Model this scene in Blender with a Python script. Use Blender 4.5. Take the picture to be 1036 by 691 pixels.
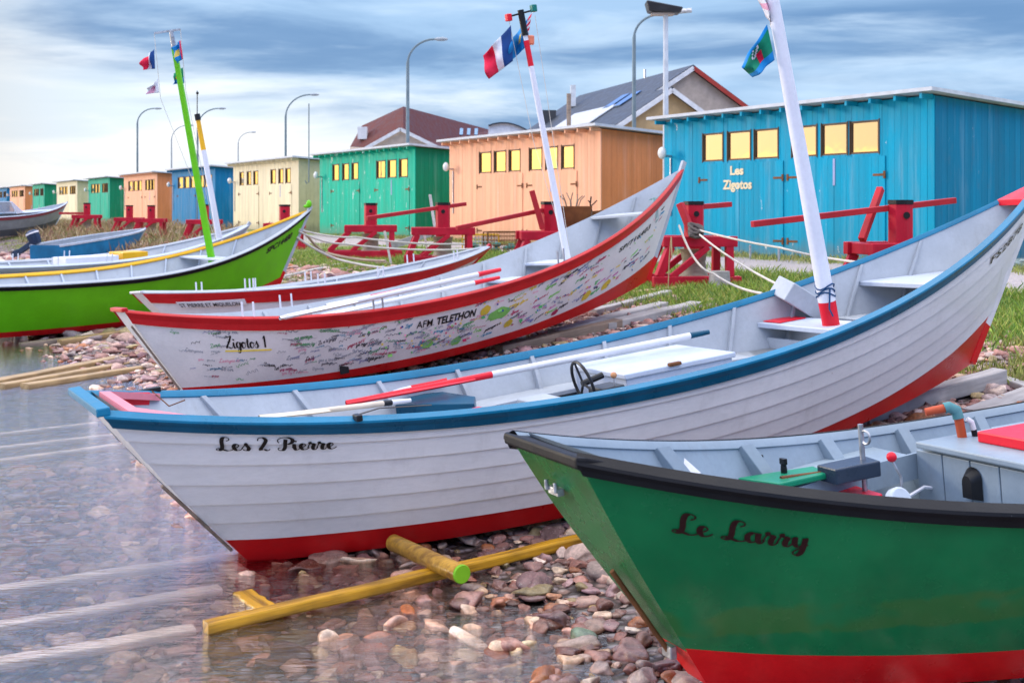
import bpy, bmesh, math, random
import numpy as np
from mathutils import Vector, Matrix
R_ = math.radians
for o in list(bpy.data.objects): bpy.data.objects.remove(o)
sc = bpy.context.scene; col = sc.collection
random.seed(7); rng = np.random.default_rng(7)

# ---------------------------------------------------------------- camera, world, sun, exposure
F = 1200.0; HC = 2.0
cd = bpy.data.cameras.new('camera'); cam = bpy.data.objects.new('camera', cd); col.objects.link(cam)
cam.location = (0, 0, HC); cam.rotation_euler = (math.pi/2, 0, 0)
cd.sensor_width = 36; cd.lens = 36*F/1036; cd.shift_y = -135.5/1036; cd.clip_start = .05; cd.clip_end = 3000
cd.dof.use_dof = True; cd.dof.focus_distance = 7.0; cd.dof.aperture_fstop = 5.0
sc.camera = cam
SUN_AZ = 68.0; SUN_EL = 14.0      # degrees to the left of the view direction, above the horizon
w = bpy.data.worlds.new('World'); sc.world = w; w.use_nodes = True
nt = w.node_tree; N = nt.nodes; L_ = nt.links
for n in list(N): N.remove(n)
def wn(t, **k):
    n = N.new(t)
    for a, b in k.items(): setattr(n, a, b)
    return n
def wm(op, a, b=None, c=None, clamp=False):
    n = wn('ShaderNodeMath', operation=op, use_clamp=clamp)
    for i, v in enumerate((a, b, c)):
        if v is None: continue
        if isinstance(v, (int, float)): n.inputs[i].default_value = v
        else: L_.new(v, n.inputs[i])
    return n.outputs[0]
def wmix(f, a, b):
    n = wn('ShaderNodeMix', data_type='RGBA')
    if isinstance(f, (int, float)): n.inputs[0].default_value = f
    else: L_.new(f, n.inputs[0])
    for i, v in ((6, a), (7, b)):
        if isinstance(v, tuple): n.inputs[i].default_value = (*v, 1)
        else: L_.new(v, n.inputs[i])
    return n.outputs[2]
def wsmooth(x, a, b):
    n = wn('ShaderNodeMapRange', interpolation_type='SMOOTHSTEP'); L_.new(x, n.inputs[0])
    n.inputs[1].default_value = a; n.inputs[2].default_value = b
    return n.outputs[0]
tc = wn('ShaderNodeTexCoord'); sep = wn('ShaderNodeSeparateXYZ'); L_.new(tc.outputs['Generated'], sep.inputs[0])
X, Y, Z = sep.outputs
def wnoise(sx, sy, sz, scale, det=5, rough=.55, off=0., dist=0.):
    cb = wn('ShaderNodeCombineXYZ')
    L_.new(wm('MULTIPLY_ADD', X, sx, off), cb.inputs[0]); L_.new(wm('MULTIPLY', Y, sy), cb.inputs[1]); L_.new(wm('MULTIPLY', Z, sz), cb.inputs[2])
    n = wn('ShaderNodeTexNoise'); L_.new(cb.outputs[0], n.inputs['Vector'])
    n.inputs['Scale'].default_value = scale; n.inputs['Detail'].default_value = det; n.inputs['Roughness'].default_value = rough
    n.inputs['Distortion'].default_value = dist
    return n.outputs[0]
n1 = wnoise(1, 1, 6.5, 2.8, 7, .56, 3.1, .4)      # broad streaks
n2 = wnoise(1.1, 1.1, 7, 4.2, 6, .55, 9.0, .35)   # wisps
blue = wmix(wsmooth(n1, .34, .60), (.075, .155, .295), (.20, .31, .46))
blue = wmix(wm('MULTIPLY', wsmooth(n2, .45, .72), .75), blue, (.33, .43, .55))
edge = wm('MULTIPLY_ADD', X, -.20, .076)
wh = wm('ADD', wm('SUBTRACT', edge, Z), wm('MULTIPLY_ADD', n1, .22, -.11))
white = wmix(wsmooth(n2, .38, .66), (.39, .46, .54), (.53, .55, .575))
cl = wmix(wsmooth(wh, -.030, .045), blue, white)
lowb = wm('MULTIPLY', wsmooth(wm('ADD', Z, wm('MULTIPLY', n2, .05)), .078, .05), wsmooth(n1, .50, .58))
cl = wmix(wm('MULTIPLY', lowb, .55), cl, (.19, .22, .34))
# overhead and behind the camera the overcast is brighter
cl = wmix(wsmooth(Z, .17, .40), cl, (.24, .42, .98))
cl = wmix(wsmooth(Z, .42, .75), cl, wmix(wsmooth(n1, .35, .65), (1.24, 1.24, 1.32), (1.66, 1.66, 1.72)))
# evening glow low over the sea, off to the left of the frame
sx, sy = -math.sin(R_(SUN_AZ)), math.cos(R_(SUN_AZ))
dt = wm('ADD', wm('MULTIPLY', X, sx), wm('MULTIPLY', Y, sy))
gl = wm('MULTIPLY', wsmooth(dt, .70, .97), wsmooth(wm('ADD', Z, wm('MULTIPLY', n2, .12)), .116, .098))
bank = wm('MULTIPLY', wsmooth(dt, .62, .86), wsmooth(Z, .27, .16))
cl = wmix(bank, cl, (.235, .205, .185))
glm = wm('MULTIPLY', gl, wm('MULTIPLY_ADD', wsmooth(n1, .38, .62), .45, .55))
cl = wmix(glm, cl, (.95, .62, .15))
sky = wn('ShaderNodeTexSky', sky_type='NISHITA'); sky.sun_disc = False
sky.sun_elevation = R_(SUN_EL); sky.sun_rotation = R_(-SUN_AZ); sky.air_density = 1.0; sky.dust_density = 1.5
vs = wn('ShaderNodeVectorMath', operation='SCALE'); L_.new(cl, vs.inputs[0]); vs.inputs[3].default_value = 11.0
fin = wmix(.90, sky.outputs[0], vs.outputs[0])
bg = wn('ShaderNodeBackground'); L_.new(fin, bg.inputs[0]); bg.inputs[1].default_value = .10
wo = wn('ShaderNodeOutputWorld'); L_.new(bg.outputs[0], wo.inputs[0])
sd = bpy.data.lights.new('sun', 'SUN'); so = bpy.data.objects.new('sun', sd); col.objects.link(so)
sd.energy = 1.1; sd.angle = R_(14); sd.color = (1, .88, .70)
so.rotation_euler = Vector((sx*math.cos(R_(SUN_EL)), sy*math.cos(R_(SUN_EL)), math.sin(R_(SUN_EL)))).to_track_quat('Z', 'Y').to_euler()
so.location = (-30, 15, 20)
sc.view_settings.view_transform = 'Standard'; sc.view_settings.look = 'None'
sc.view_settings.exposure = 0.95; sc.view_settings.gamma = 1.0; sc.view_settings.use_curve_mapping = False

# ---------------------------------------------------------------- materials
def lin(r, g, b):
    f = lambda c: (c/255/12.92) if c/255 <= .04045 else ((c/255+.055)/1.055)**2.4
    return (f(r), f(g), f(b))
class MT:
    def __init__(s, name):
        s.m = bpy.data.materials.new(name); s.m.use_nodes = True; s.t = s.m.node_tree
        s.b = s.t.nodes['Principled BSDF']; s.out = s.t.nodes['Material Output']; s.tc = s.n('ShaderNodeTexCoord')
    def n(s, t, **k):
        n = s.t.nodes.new(t)
        for a, b in k.items(): setattr(n, a, b)
        return n
    def l(s, a, b): s.t.links.new(a, b)
    def noise(s, scale, det=4, rough=.55, sc3=(1, 1, 1), coord='Object'):
        mp = s.n('ShaderNodeMapping'); s.l(s.tc.outputs[coord], mp.inputs[0]); mp.inputs['Scale'].default_value = sc3
        n = s.n('ShaderNodeTexNoise'); s.l(mp.outputs[0], n.inputs['Vector'])
        n.inputs['Scale'].default_value = scale; n.inputs['Detail'].default_value = det; n.inputs['Roughness'].default_value = rough
        return n.outputs[0]
    def ramp(s, x, a, b, lo=0., hi=1.):
        n = s.n('ShaderNodeMapRange', interpolation_type='SMOOTHSTEP'); s.l(x, n.inputs[0])
        for i, v in enumerate((a, b, lo, hi)): n.inputs[i+1].default_value = v
        return n.outputs[0]
    def mix(s, f, a, b):
        n = s.n('ShaderNodeMix', data_type='RGBA')
        if isinstance(f, (int, float)): n.inputs[0].default_value = f
        else: s.l(f, n.inputs[0])
        for i, v in ((6, a), (7, b)):
            if isinstance(v, tuple): n.inputs[i].default_value = (*v[:3], 1)
            else: s.l(v, n.inputs[i])
        return n.outputs[2]
    def color(s, c):
        if isinstance(c, tuple): s.b.inputs['Base Color'].default_value = (*c, 1)
        else: s.l(c, s.b.inputs['Base Color'])
    def bump(s, h, st=.3, dist=.01):
        n = s.n('ShaderNodeBump'); s.l(h, n.inputs['Height']); n.inputs['Strength'].default_value = st; n.inputs['Distance'].default_value = dist
        s.l(n.outputs[0], s.b.inputs['Normal']); return n
def mul(c, k): return tuple(x*k for x in c)
_mc = {}
def paint(name, c, rough=.45, wear=0., wc=(.62, .60, .56), var=.18, grain=(1, 1, 1), dirt=0., chip=9., spec=.25, boards=0.):
    if name in _mc: return _mc[name]
    M = MT(name)
    a = M.noise(3.0, 5, .6, grain); f = M.noise(38, 4, .6, grain)
    cc = M.mix(M.ramp(a, .3, .72), mul(c, 1-var), mul(c, 1+var*.35))
    cc = M.mix(M.ramp(f, .35, .75, 0, .22), cc, mul(c, .72))
    if boards:
        sp = M.n('ShaderNodeSeparateXYZ'); M.l(M.tc.outputs['Object'], sp.inputs[0]); cb = M.n('ShaderNodeCombineXYZ')
        for k in (0, 1):
            q = M.n('ShaderNodeMath', operation='MULTIPLY'); M.l(sp.outputs[k], q.inputs[0]); q.inputs[1].default_value = 1/.157
            r = M.n('ShaderNodeMath', operation='FLOOR'); M.l(q.outputs[0], r.inputs[0]); M.l(r.outputs[0], cb.inputs[k])
        wv_ = M.n('ShaderNodeTexWhiteNoise', noise_dimensions='3D'); M.l(cb.outputs[0], wv_.inputs['Vector'])
        tone = M.mix(wv_.outputs['Value'], (1-boards,)*3, (1+boards*.8,)*3)
        mm_ = M.n('ShaderNodeMix', data_type='RGBA', blend_type='MULTIPLY'); mm_.inputs[0].default_value = 1; M.l(cc, mm_.inputs[6]); M.l(tone, mm_.inputs[7]); cc = mm_.outputs[2]
        # splash dirt and faded patches running down the boards
        zz = M.n('ShaderNodeMath', operation='MULTIPLY_ADD'); M.l(M.noise(5, 6, .7, (1, 1, .4)), zz.inputs[0]); zz.inputs[1].default_value = -.75; M.l(sp.outputs[2], zz.inputs[2])
        cc = M.mix(M.ramp(zz.outputs[0], -.30, .12, .42, 0), cc, (.20, .17, .13))
        cc = M.mix(M.ramp(M.noise(2.6, 6, .65, (1.6, 1.6, .12)), .52, .74, 0, .24), cc, tuple(min(.85, x*.6+.30) for x in c))
    if dirt: cc = M.mix(M.ramp(M.noise(6, 7, .7, (1, 1, .35)), .52, .78, 0, dirt), cc, (.16, .13, .10))
    if wear:
        wv = M.noise(chip, 8, .72, (grain[0]*1.0, grain[1]*1.0, .30))
        cc = M.mix(M.ramp(wv, .70-wear*.22, .74-wear*.22), cc, wc)
    M.color(cc)
    M.l(M.ramp(a, .3, .7, rough*.8, min(1, rough*1.25)), M.b.inputs['Roughness'])
    M.b.inputs['Specular IOR Level'].default_value = spec
    M.bump(M.noise(60, 4, .6, grain), .25, .004)
    _mc[name] = M.m; return M.m
def wood(name, c, c2, rough=.75, ax=0, wet=False):
    if name in _mc: return _mc[name]
    M = MT(name); s3 = [9, 9, 9]; s3[ax] = .7
    g = M.noise(2.2, 7, .65, tuple(s3)); b = M.noise(1.6, 4, .6)
    cc = M.mix(M.ramp(g, .32, .68), c, c2)
    cc = M.mix(M.ramp(b, .45, .75, 0, .55), cc, mul(c, .55))
    M.color(cc); M.b.inputs['Roughness'].default_value = .3 if wet else rough
    M.bump(g, .5, .006); _mc[name] = M.m; return M.m
def metal(name, c, rough=.4, met=.9):
    if name in _mc: return _mc[name]
    M = MT(name); a = M.noise(14, 5, .6)
    M.color(M.mix(M.ramp(a, .4, .7), c, mul(c, .6))); M.b.inputs['Metallic'].default_value = met; M.b.inputs['Roughness'].default_value = rough
    _mc[name] = M.m; return M.m

hull_white = paint('white_hull_paint', (.73, .705, .695), .42, .05, (.42, .38, .34), .09, (.4, .4, 1.2), dirt=.16, chip=11)
hull_white3 = paint('signed_white_hull_paint', (.76, .73, .71), .45, .03, (.5, .45, .4), var=.07, dirt=.10)
hull_grey = paint('grey_inner_paint', (.42, .45, .49), .45, .03, (.25, .2, .16), .12, dirt=.25)
hull_grey1 = paint('slate_grey_inner_paint', (.25, .31, .365), .42, .02, (.5, .5, .5), .12, dirt=.2)
hull_pale = paint('pale_grey_deck_paint', (.50, .55, .64), .42, .05, (.30, .27, .22), .08, dirt=.22)
red_bottom = paint('red_bottom_paint', (.60, .008, .010), .33, .10, (.30, .03, .03), .22, (.5, .5, 1), dirt=.12, chip=13)
red_trim = paint('red_trim_paint', (.50, .010, .014), .36, .04, (.6, .5, .5), .18)
red_bright = paint('bright_red_paint', (.72, .012, .030), .38, .03, (.5, .3, .3), .1)
red_winch = paint('crimson_winch_paint', (.50, .008, .030), .5, .07, (.25, .15, .13), .25, dirt=.2)
pink_paint = paint('pink_faded_paint', (.72, .22, .26), .5, .1, (.7, .5, .5), .1)
teal_trim = paint('petrol_blue_trim_paint', (.003, .070, .130), .3, .07, (.45, .5, .52), .25, chip=22)
green_hull = paint('bottle_green_gloss_paint', (.004, .092, .034), .17, 0, var=.28, grain=(.5, .5, .8))
def _patchy():
    M = MT('bottle_green_touched_up_paint')
    mp = M.n('ShaderNodeSeparateXYZ'); M.l(M.tc.outputs['Object'], mp.inputs[0])
    a = M.noise(2.0, 4, .6); b = M.noise(7, 6, .6)
    c = M.mix(M.ramp(a, .3, .7), (.003, .135, .042), (.006, .185, .058))
    zz = M.n('ShaderNodeMath', operation='MULTIPLY_ADD'); M.l(b, zz.inputs[0]); zz.inputs[1].default_value = .10; M.l(mp.outputs[2], zz.inputs[2])
    x1 = M.ramp(zz.outputs[0], .40, .42); x2 = M.ramp(zz.outputs[0], .56, .53)
    mm = M.n('ShaderNodeMath', operation='MULTIPLY'); M.l(x1, mm.inputs[0]); M.l(x2, mm.inputs[1])
    m2 = M.n('ShaderNodeMath', operation='MULTIPLY'); M.l(mm.outputs[0], m2.inputs[0]); M.l(M.ramp(M.noise(2.4, 3, .5), .42, .5, .0, .75), m2.inputs[1])
    c = M.mix(m2.outputs[0], c, (.040, .150, .034))
    M.color(c); M.l(M.ramp(b, .3, .7, .16, .30), M.b.inputs['Roughness']); M.b.inputs['Specular IOR Level'].default_value = .32; M.bump(M.noise(30, 3, .5), .12, .003)
    return M.m
green_patchy = _patchy()
black_rubber = paint('black_rail_paint', (.008, .0075, .009), .45, .10, (.16, .15, .16), .3, chip=34, spec=.18)
lime_paint = paint('lime_green_paint', (.15, .56, .008), .4, 0, var=.1)
yellow_paint = paint('yellow_trim_paint', (.80, .42, .015), .42, .03, (.6, .55, .4), .12)
mast_white = paint('white_spar_paint', (.72, .72, .78), .4, .03, (.45, .4, .35), .06)
oar_white = paint('white_oar_paint', (.70, .69, .71), .38, .03, (.5, .4, .3), .06)
black_paint = paint('black_lettering_paint', (.012, .010, .010), .4, 0)
maroon_letter = paint('dark_maroon_lettering', (.030, .006, .006), .35, 0)
black_plastic = paint('black_plastic', (.012, .012, .014), .35, 0)
timber_grey = wood('weathered_grey_timber', (.30, .275, .26), (.46, .43, .41))
timber_brown = wood('brown_timber', (.16, .11, .08), (.30, .22, .16))
timber_pale = wood('pale_wet_timber', (.62, .42, .33), (.86, .66, .54), .6)
timber_tan = wood('tan_slip_timber', (.28, .17, .07), (.50, .33, .15), .5)
timber_yellow = wood('yellow_wet_timber', (.16, .070, .010), (.66, .33, .02), .3, wet=True)
roller_wood = wood('orange_roller_wood', (.24, .11, .02), (.66, .36, .05), .35, wet=True)
steel = metal('galvanised_steel', (.50, .50, .52), .45)
rusty = paint('rusty_iron', (.22, .085, .030), .75, .2, (.30, .20, .06), .5)
rope_white = paint('pale_rope', (.60, .56, .50), .9, 0)
rope_dark = paint('dark_rope', (.12, .10, .09), .9, 0)

# ---------------------------------------------------------------- helpers
def link(o): col.objects.link(o); return o
class MB:
    def __init__(s): s.v = []; s.f = []; s.m = []
    def add(s, vs, fs, mi=0):
        b = len(s.v); s.v += [tuple(map(float, p)) for p in vs]; s.f += [tuple(b+i for i in f) for f in fs]; s.m += [mi]*len(fs)
    def box(s, c, d, mi=0, M=None):
        x, y, z = (k/2 for k in d)
        vs = [Vector((i*x, j*y, k*z)) for i in (-1, 1) for j in (-1, 1) for k in (-1, 1)]
        if M is not None: vs = [M @ p for p in vs]
        c = Vector(c); s.add([p+c for p in vs], [(0, 1, 3, 2), (4, 6, 7, 5), (0, 4, 5, 1), (2, 3, 7, 6), (0, 2, 6, 4), (1, 5, 7, 3)], mi)
    def bx(s, x0, x1, y0, y1, z0, z1, mi=0): s.box(((x0+x1)/2, (y0+y1)/2, (z0+z1)/2), (abs(x1-x0), abs(y1-y0), abs(z1-z0)), mi)
    def beam(s, a, b, w, h, mi=0, up=(0, 0, 1), ext=0):
        a = Vector(a); b = Vector(b); d = (b-a).normalized(); u = Vector(up)
        if abs(d.dot(u)) > .98: u = Vector((1, 0, 0))
        r = d.cross(u).normalized(); u = r.cross(d); a = a-d*ext; b = b+d*ext
        vs = [p+r*(i*w/2)+u*(j*h/2) for p in (a, b) for i, j in ((-1, -1), (1, -1), (1, 1), (-1, 1))]
        s.add(vs, [(0, 3, 2, 1), (4, 5, 6, 7), (0, 1, 5, 4), (1, 2, 6, 5), (2, 3, 7, 6), (3, 0, 4, 7)], mi)
    def tube(s, pts, r, n=10, mi=0, cap=True, mis=None):
        pts = [Vector(p) for p in pts]; k = len(pts)
        if not hasattr(r, '__len__'): r = [r]*k
        prev = None; rings = []
        for i, p in enumerate(pts):
            d = (pts[min(i+1, k-1)]-pts[max(i-1, 0)]).normalized()
            if prev is None:
                u = Vector((0, 0, 1)) if abs(d.z) < .9 else Vector((1, 0, 0))
                u = (u-d*u.dot(d)).normalized()
            else: u = (prev-d*prev.dot(d)).normalized()
            prev = u; q = d.cross(u)
            rings.append([p+(u*math.cos(2*math.pi*j/n)+q*math.sin(2*math.pi*j/n))*r[i] for j in range(n)])
        b = len(s.v)
        for rg in rings: s.v += [tuple(p) for p in rg]
        for i in range(k-1):
            for j in range(n):
                s.f.append((b+i*n+j, b+i*n+(j+1) % n, b+(i+1)*n+(j+1) % n, b+(i+1)*n+j)); s.m.append(mis[i] if mis else mi)
        if cap:
            s.f.append(tuple(b+j for j in range(n))[::-1]); s.m.append(mis[0] if mis else mi)
            s.f.append(tuple(b+(k-1)*n+j for j in range(n))); s.m.append(mis[-1] if mis else mi)
    def prism(s, poly, z0, z1, mi=0, mside=None):
        n = len(poly); vs = [(p[0], p[1], z0) for p in poly]+[(p[0], p[1], z1) for p in poly]
        s.add(vs, [tuple(range(n))[::-1]], mi)
        b = len(s.v)-2*n
        s.f.append(tuple(b+n+i for i in range(n))); s.m.append(mi)
        for i in range(n): s.f.append((b+i, b+(i+1) % n, b+n+(i+1) % n, b+n+i)); s.m.append(mi if mside is None else mside)
    def grid(s, P, mi=0, close=False):
        a, c = len(P), len(P[0]); b = len(s.v)
        for row in P: s.v += [tuple(map(float, p)) for p in row]
        for i in range(a-1):
            for j in range(c-1):
                s.f.append((b+i*c+j, b+i*c+j+1, b+(i+1)*c+j+1, b+(i+1)*c+j)); s.m.append(mi(i, j) if callable(mi) else mi)
    def sphere(s, c, r, n=10, mi=0, sc3=(1, 1, 1)):
        c = Vector(c); P = []
        for i in range(n+1):
            t = math.pi*i/n; P.append([c+Vector((math.sin(t)*math.cos(2*math.pi*j/(2*n))*sc3[0], math.sin(t)*math.sin(2*math.pi*j/(2*n))*sc3[1], math.cos(t)*sc3[2]))*r for j in range(2*n+1)])
        s.grid(P, mi)
    def build(s, name, mats, parent=None, smooth=False, bevel=0, fix=True, solid=0):
        me = bpy.data.meshes.new(name); me.from_pydata(s.v, [], s.f)
        if not isinstance(mats, (list, tuple)): mats = [mats]
        for m in mats: me.materials.append(m)
        me.polygons.foreach_set('material_index', s.m)
        if fix:
            bm = bmesh.new(); bm.from_mesh(me)
            bmesh.ops.recalc_face_normals(bm, faces=bm.faces); bm.to_mesh(me); bm.free()
        if smooth:
            me.polygons.foreach_set('use_smooth', [True]*len(me.polygons))
            me.set_sharp_from_angle(angle=R_(38))
        me.update(); o = link(bpy.data.objects.new(name, me))
        if parent is not None: o.parent = parent
        if solid:
            md = o.modifiers.new('solidify', 'SOLIDIFY'); md.thickness = solid
        if bevel:
            md = o.modifiers.new('bevel', 'BEVEL'); md.width = bevel; md.segments = 2; md.limit_method = 'ANGLE'; md.angle_limit = R_(40)
        return o
def tag(o, label=None, cat=None, group=None, kind=None):
    for k, v in (('label', label), ('category', cat), ('group', group), ('kind', kind)):
        if v: o[k] = v
    return o
def empty(name, label, cat, loc=(0, 0, 0), rot=(0, 0, 0), group=None):
    o = link(bpy.data.objects.new(name, None)); o.empty_display_size = .2; o.location = loc; o.rotation_euler = rot
    tag(o, label, cat, group); return o
def P(px, py, d): return Vector(((px-518)/F*d, d, HC-(py-210)/F*d))
DU = Vector((-.508, .861, 0)); NI = Vector((.861, .508, 0))     # along the shore, inland
TP = [(-90, -4), (-8, -1.1), (0, -.20), (3, 0), (5.5, .14), (10, .68), (14, .92), (20, .93), (900, 1.2)]
TX = np.array([a for a, b in TP]); TZ = np.array([b for a, b in TP])
def terr(x, y):
    t = .861*x+.508*y
    return np.interp(t, TX, TZ)+.018*np.sin(x*1.7+y*.9)*np.sin(y*1.3-x*.6)+.010*np.sin(x*4.1-y*2.7)
def ground(px, py, up=0.):
    d0, d1 = 2., 200.
    for _ in range(50):
        d = (d0+d1)/2; q = P(px, py, d)
        if q.z > terr(q.x, q.y)+up: d0 = d
        else: d1 = d
    return P(px, py, d)

# ---------------------------------------------------------------- terrain, water
def make_ground():
    ts = np.concatenate([np.linspace(-90, -10, 20), np.linspace(-8, 22, 150), np.linspace(24, 900, 40)])
    ws = np.concatenate([np.linspace(-300, -40, 20), np.linspace(-36, 60, 240), np.linspace(64, 1500, 60)])
    T, W = np.meshgrid(ts, ws, indexing='ij')
    Xg = .861*T-.508*W; Yg = .508*T+.861*W
    Zg = terr(Xg, Yg)
    a, b = T.shape; vs = np.stack([Xg, Yg, Zg], -1).reshape(-1, 3)
    i = np.arange(a-1)[:, None]*b+np.arange(b-1)[None, :]
    fs = np.stack([i, i+b, i+b+1, i+1], -1).reshape(-1, 4)
    me = bpy.data.meshes.new('beach_ground'); me.from_pydata(vs.tolist(), [], fs.tolist()); me.update()
    me.polygons.foreach_set('use_smooth', [True]*len(me.polygons))
    M = MT('beach_ground_material')
    sp = M.n('ShaderNodeSeparateXYZ'); M.l(M.tc.outputs['Object'], sp.inputs[0])
    def mm(op, a, b):
        n = M.n('ShaderNodeMath', operation=op)
        for i, v in enumerate((a, b)):
            if isinstance(v, (int, float)): n.inputs[i].default_value = v
            else: M.l(v, n.inputs[i])
        return n.outputs[0]
    t = mm('ADD', mm('MULTIPLY', sp.outputs[0], .861), mm('MULTIPLY', sp.outputs[1], .508))
    nz = M.noise(.9, 5, .6); t = mm('ADD', t, mm('MULTIPLY', mm('SUBTRACT', nz, .5), 2.6))
    vo = M.n('ShaderNodeTexVoronoi'); vo.inputs['Scale'].default_value = 14; M.l(M.tc.outputs['Object'], vo.inputs['Vector'])
    vr = M.n('ShaderNodeValToRGB'); M.l(vo.outputs['Color'], vr.inputs[0])
    e = vr.color_ramp.elements; e[0].position = 0; e[0].color = (.13, .085, .08, 1); e[1].position = 1; e[1].color = (.46, .40, .36, 1)
    for p, c in ((.3, (.23, .15, .14, 1)), (.55, (.30, .25, .26, 1)), (.8, (.24, .13, .10, 1))): k = e.new(p); k.color = c
    peb = M.mix(M.ramp(vo.outputs['Distance'], .25, .6), vr.outputs[0], (.06, .045, .04))
    fn = M.noise(9, 6, .7)
    gr = M.mix(M.ramp(fn, .3, .7), (.10, .16, .03), (.26, .28, .08))
    gr = M.mix(M.ramp(M.noise(1.1, 4, .6), .52, .62), gr, (.20, .17, .11))
    gv = M.mix(M.ramp(M.noise(30, 5, .7), .3, .7), (.26, .22, .22), (.42, .37, .36))
    c = M.mix(M.ramp(t, 9.4, 10.2), peb, gr)
    c = M.mix(M.ramp(t, 13.3, 14.0), c, gv)
    c = M.mix(M.ramp(t, 16.6, 17.1), c, gr)
    c = M.mix(M.ramp(t, 24., 26.), c, gv)
    M.color(c)
    M.l(M.ramp(sp.outputs[2], .01, .05, .25, .85), M.b.inputs['Roughness'])
    M.bump(vo.outputs['Distance'], .8, .04)
    me.materials.append(M.m); o = link(bpy.data.objects.new('beach_ground', me)); tag(o, kind='structure')
make_ground()
def make_water():
    m = MB(); m.grid([[(.861*t-.508*w, .508*t+.861*w, 0) for w in np.linspace(1500, -400, 20)] for t in (-900, -300, -60, 0, 8)])
    a_, b_, c_ = (Vector(m.v[i]) for i in m.f[0][:3]); assert (b_-a_).cross(c_-b_).z > 0
    M = MT('sea_water'); M.t.nodes.remove(M.b)
    tr = M.n('ShaderNodeBsdfTransparent'); tr.inputs[0].default_value = (.86, .90, .94, 1)
    g = M.n('ShaderNodeBsdfGlossy'); g.inputs['Roughness'].default_value = .045; g.inputs[0].default_value = (.93, .96, 1, 1)
    fr = M.n('ShaderNodeFresnel'); fr.inputs[0].default_value = 1.36
    a = M.noise(5.5, 4, .6, (.6, 1.7, 1)); b = M.noise(17, 4, .65, (.5, 2.0, 1)); c = M.noise(1.1, 3, .5)
    ad = M.n('ShaderNodeMath', operation='MULTIPLY_ADD'); M.l(b, ad.inputs[0]); ad.inputs[1].default_value = .5; M.l(a, ad.inputs[2])
    ad2 = M.n('ShaderNodeMath', operation='MULTIPLY_ADD'); M.l(c, ad2.inputs[0]); ad2.inputs[1].default_value = 1.2; M.l(ad.outputs[0], ad2.inputs[2])
    bp = M.n('ShaderNodeBump'); M.l(ad2.outputs[0], bp.inputs['Height']); bp.inputs['Strength'].default_value = .95; bp.inputs['Distance'].default_value = .022
    M.l(bp.outputs[0], g.inputs['Normal']); M.l(bp.outputs[0], fr.inputs['Normal'])
    f2 = M.n('ShaderNodeMath', operation='MULTIPLY', use_clamp=True); M.l(fr.outputs[0], f2.inputs[0]); f2.inputs[1].default_value = 2.05
    mx = M.n('ShaderNodeMixShader'); M.l(f2.outputs[0], mx.inputs[0]); M.l(tr.outputs[0], mx.inputs[1]); M.l(g.outputs[0], mx.inputs[2])
    M.l(mx.outputs[0], M.out.inputs[0])
    o = m.build('sea_water', M.m, fix=False); tag(o, kind='structure')
make_water()

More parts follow.
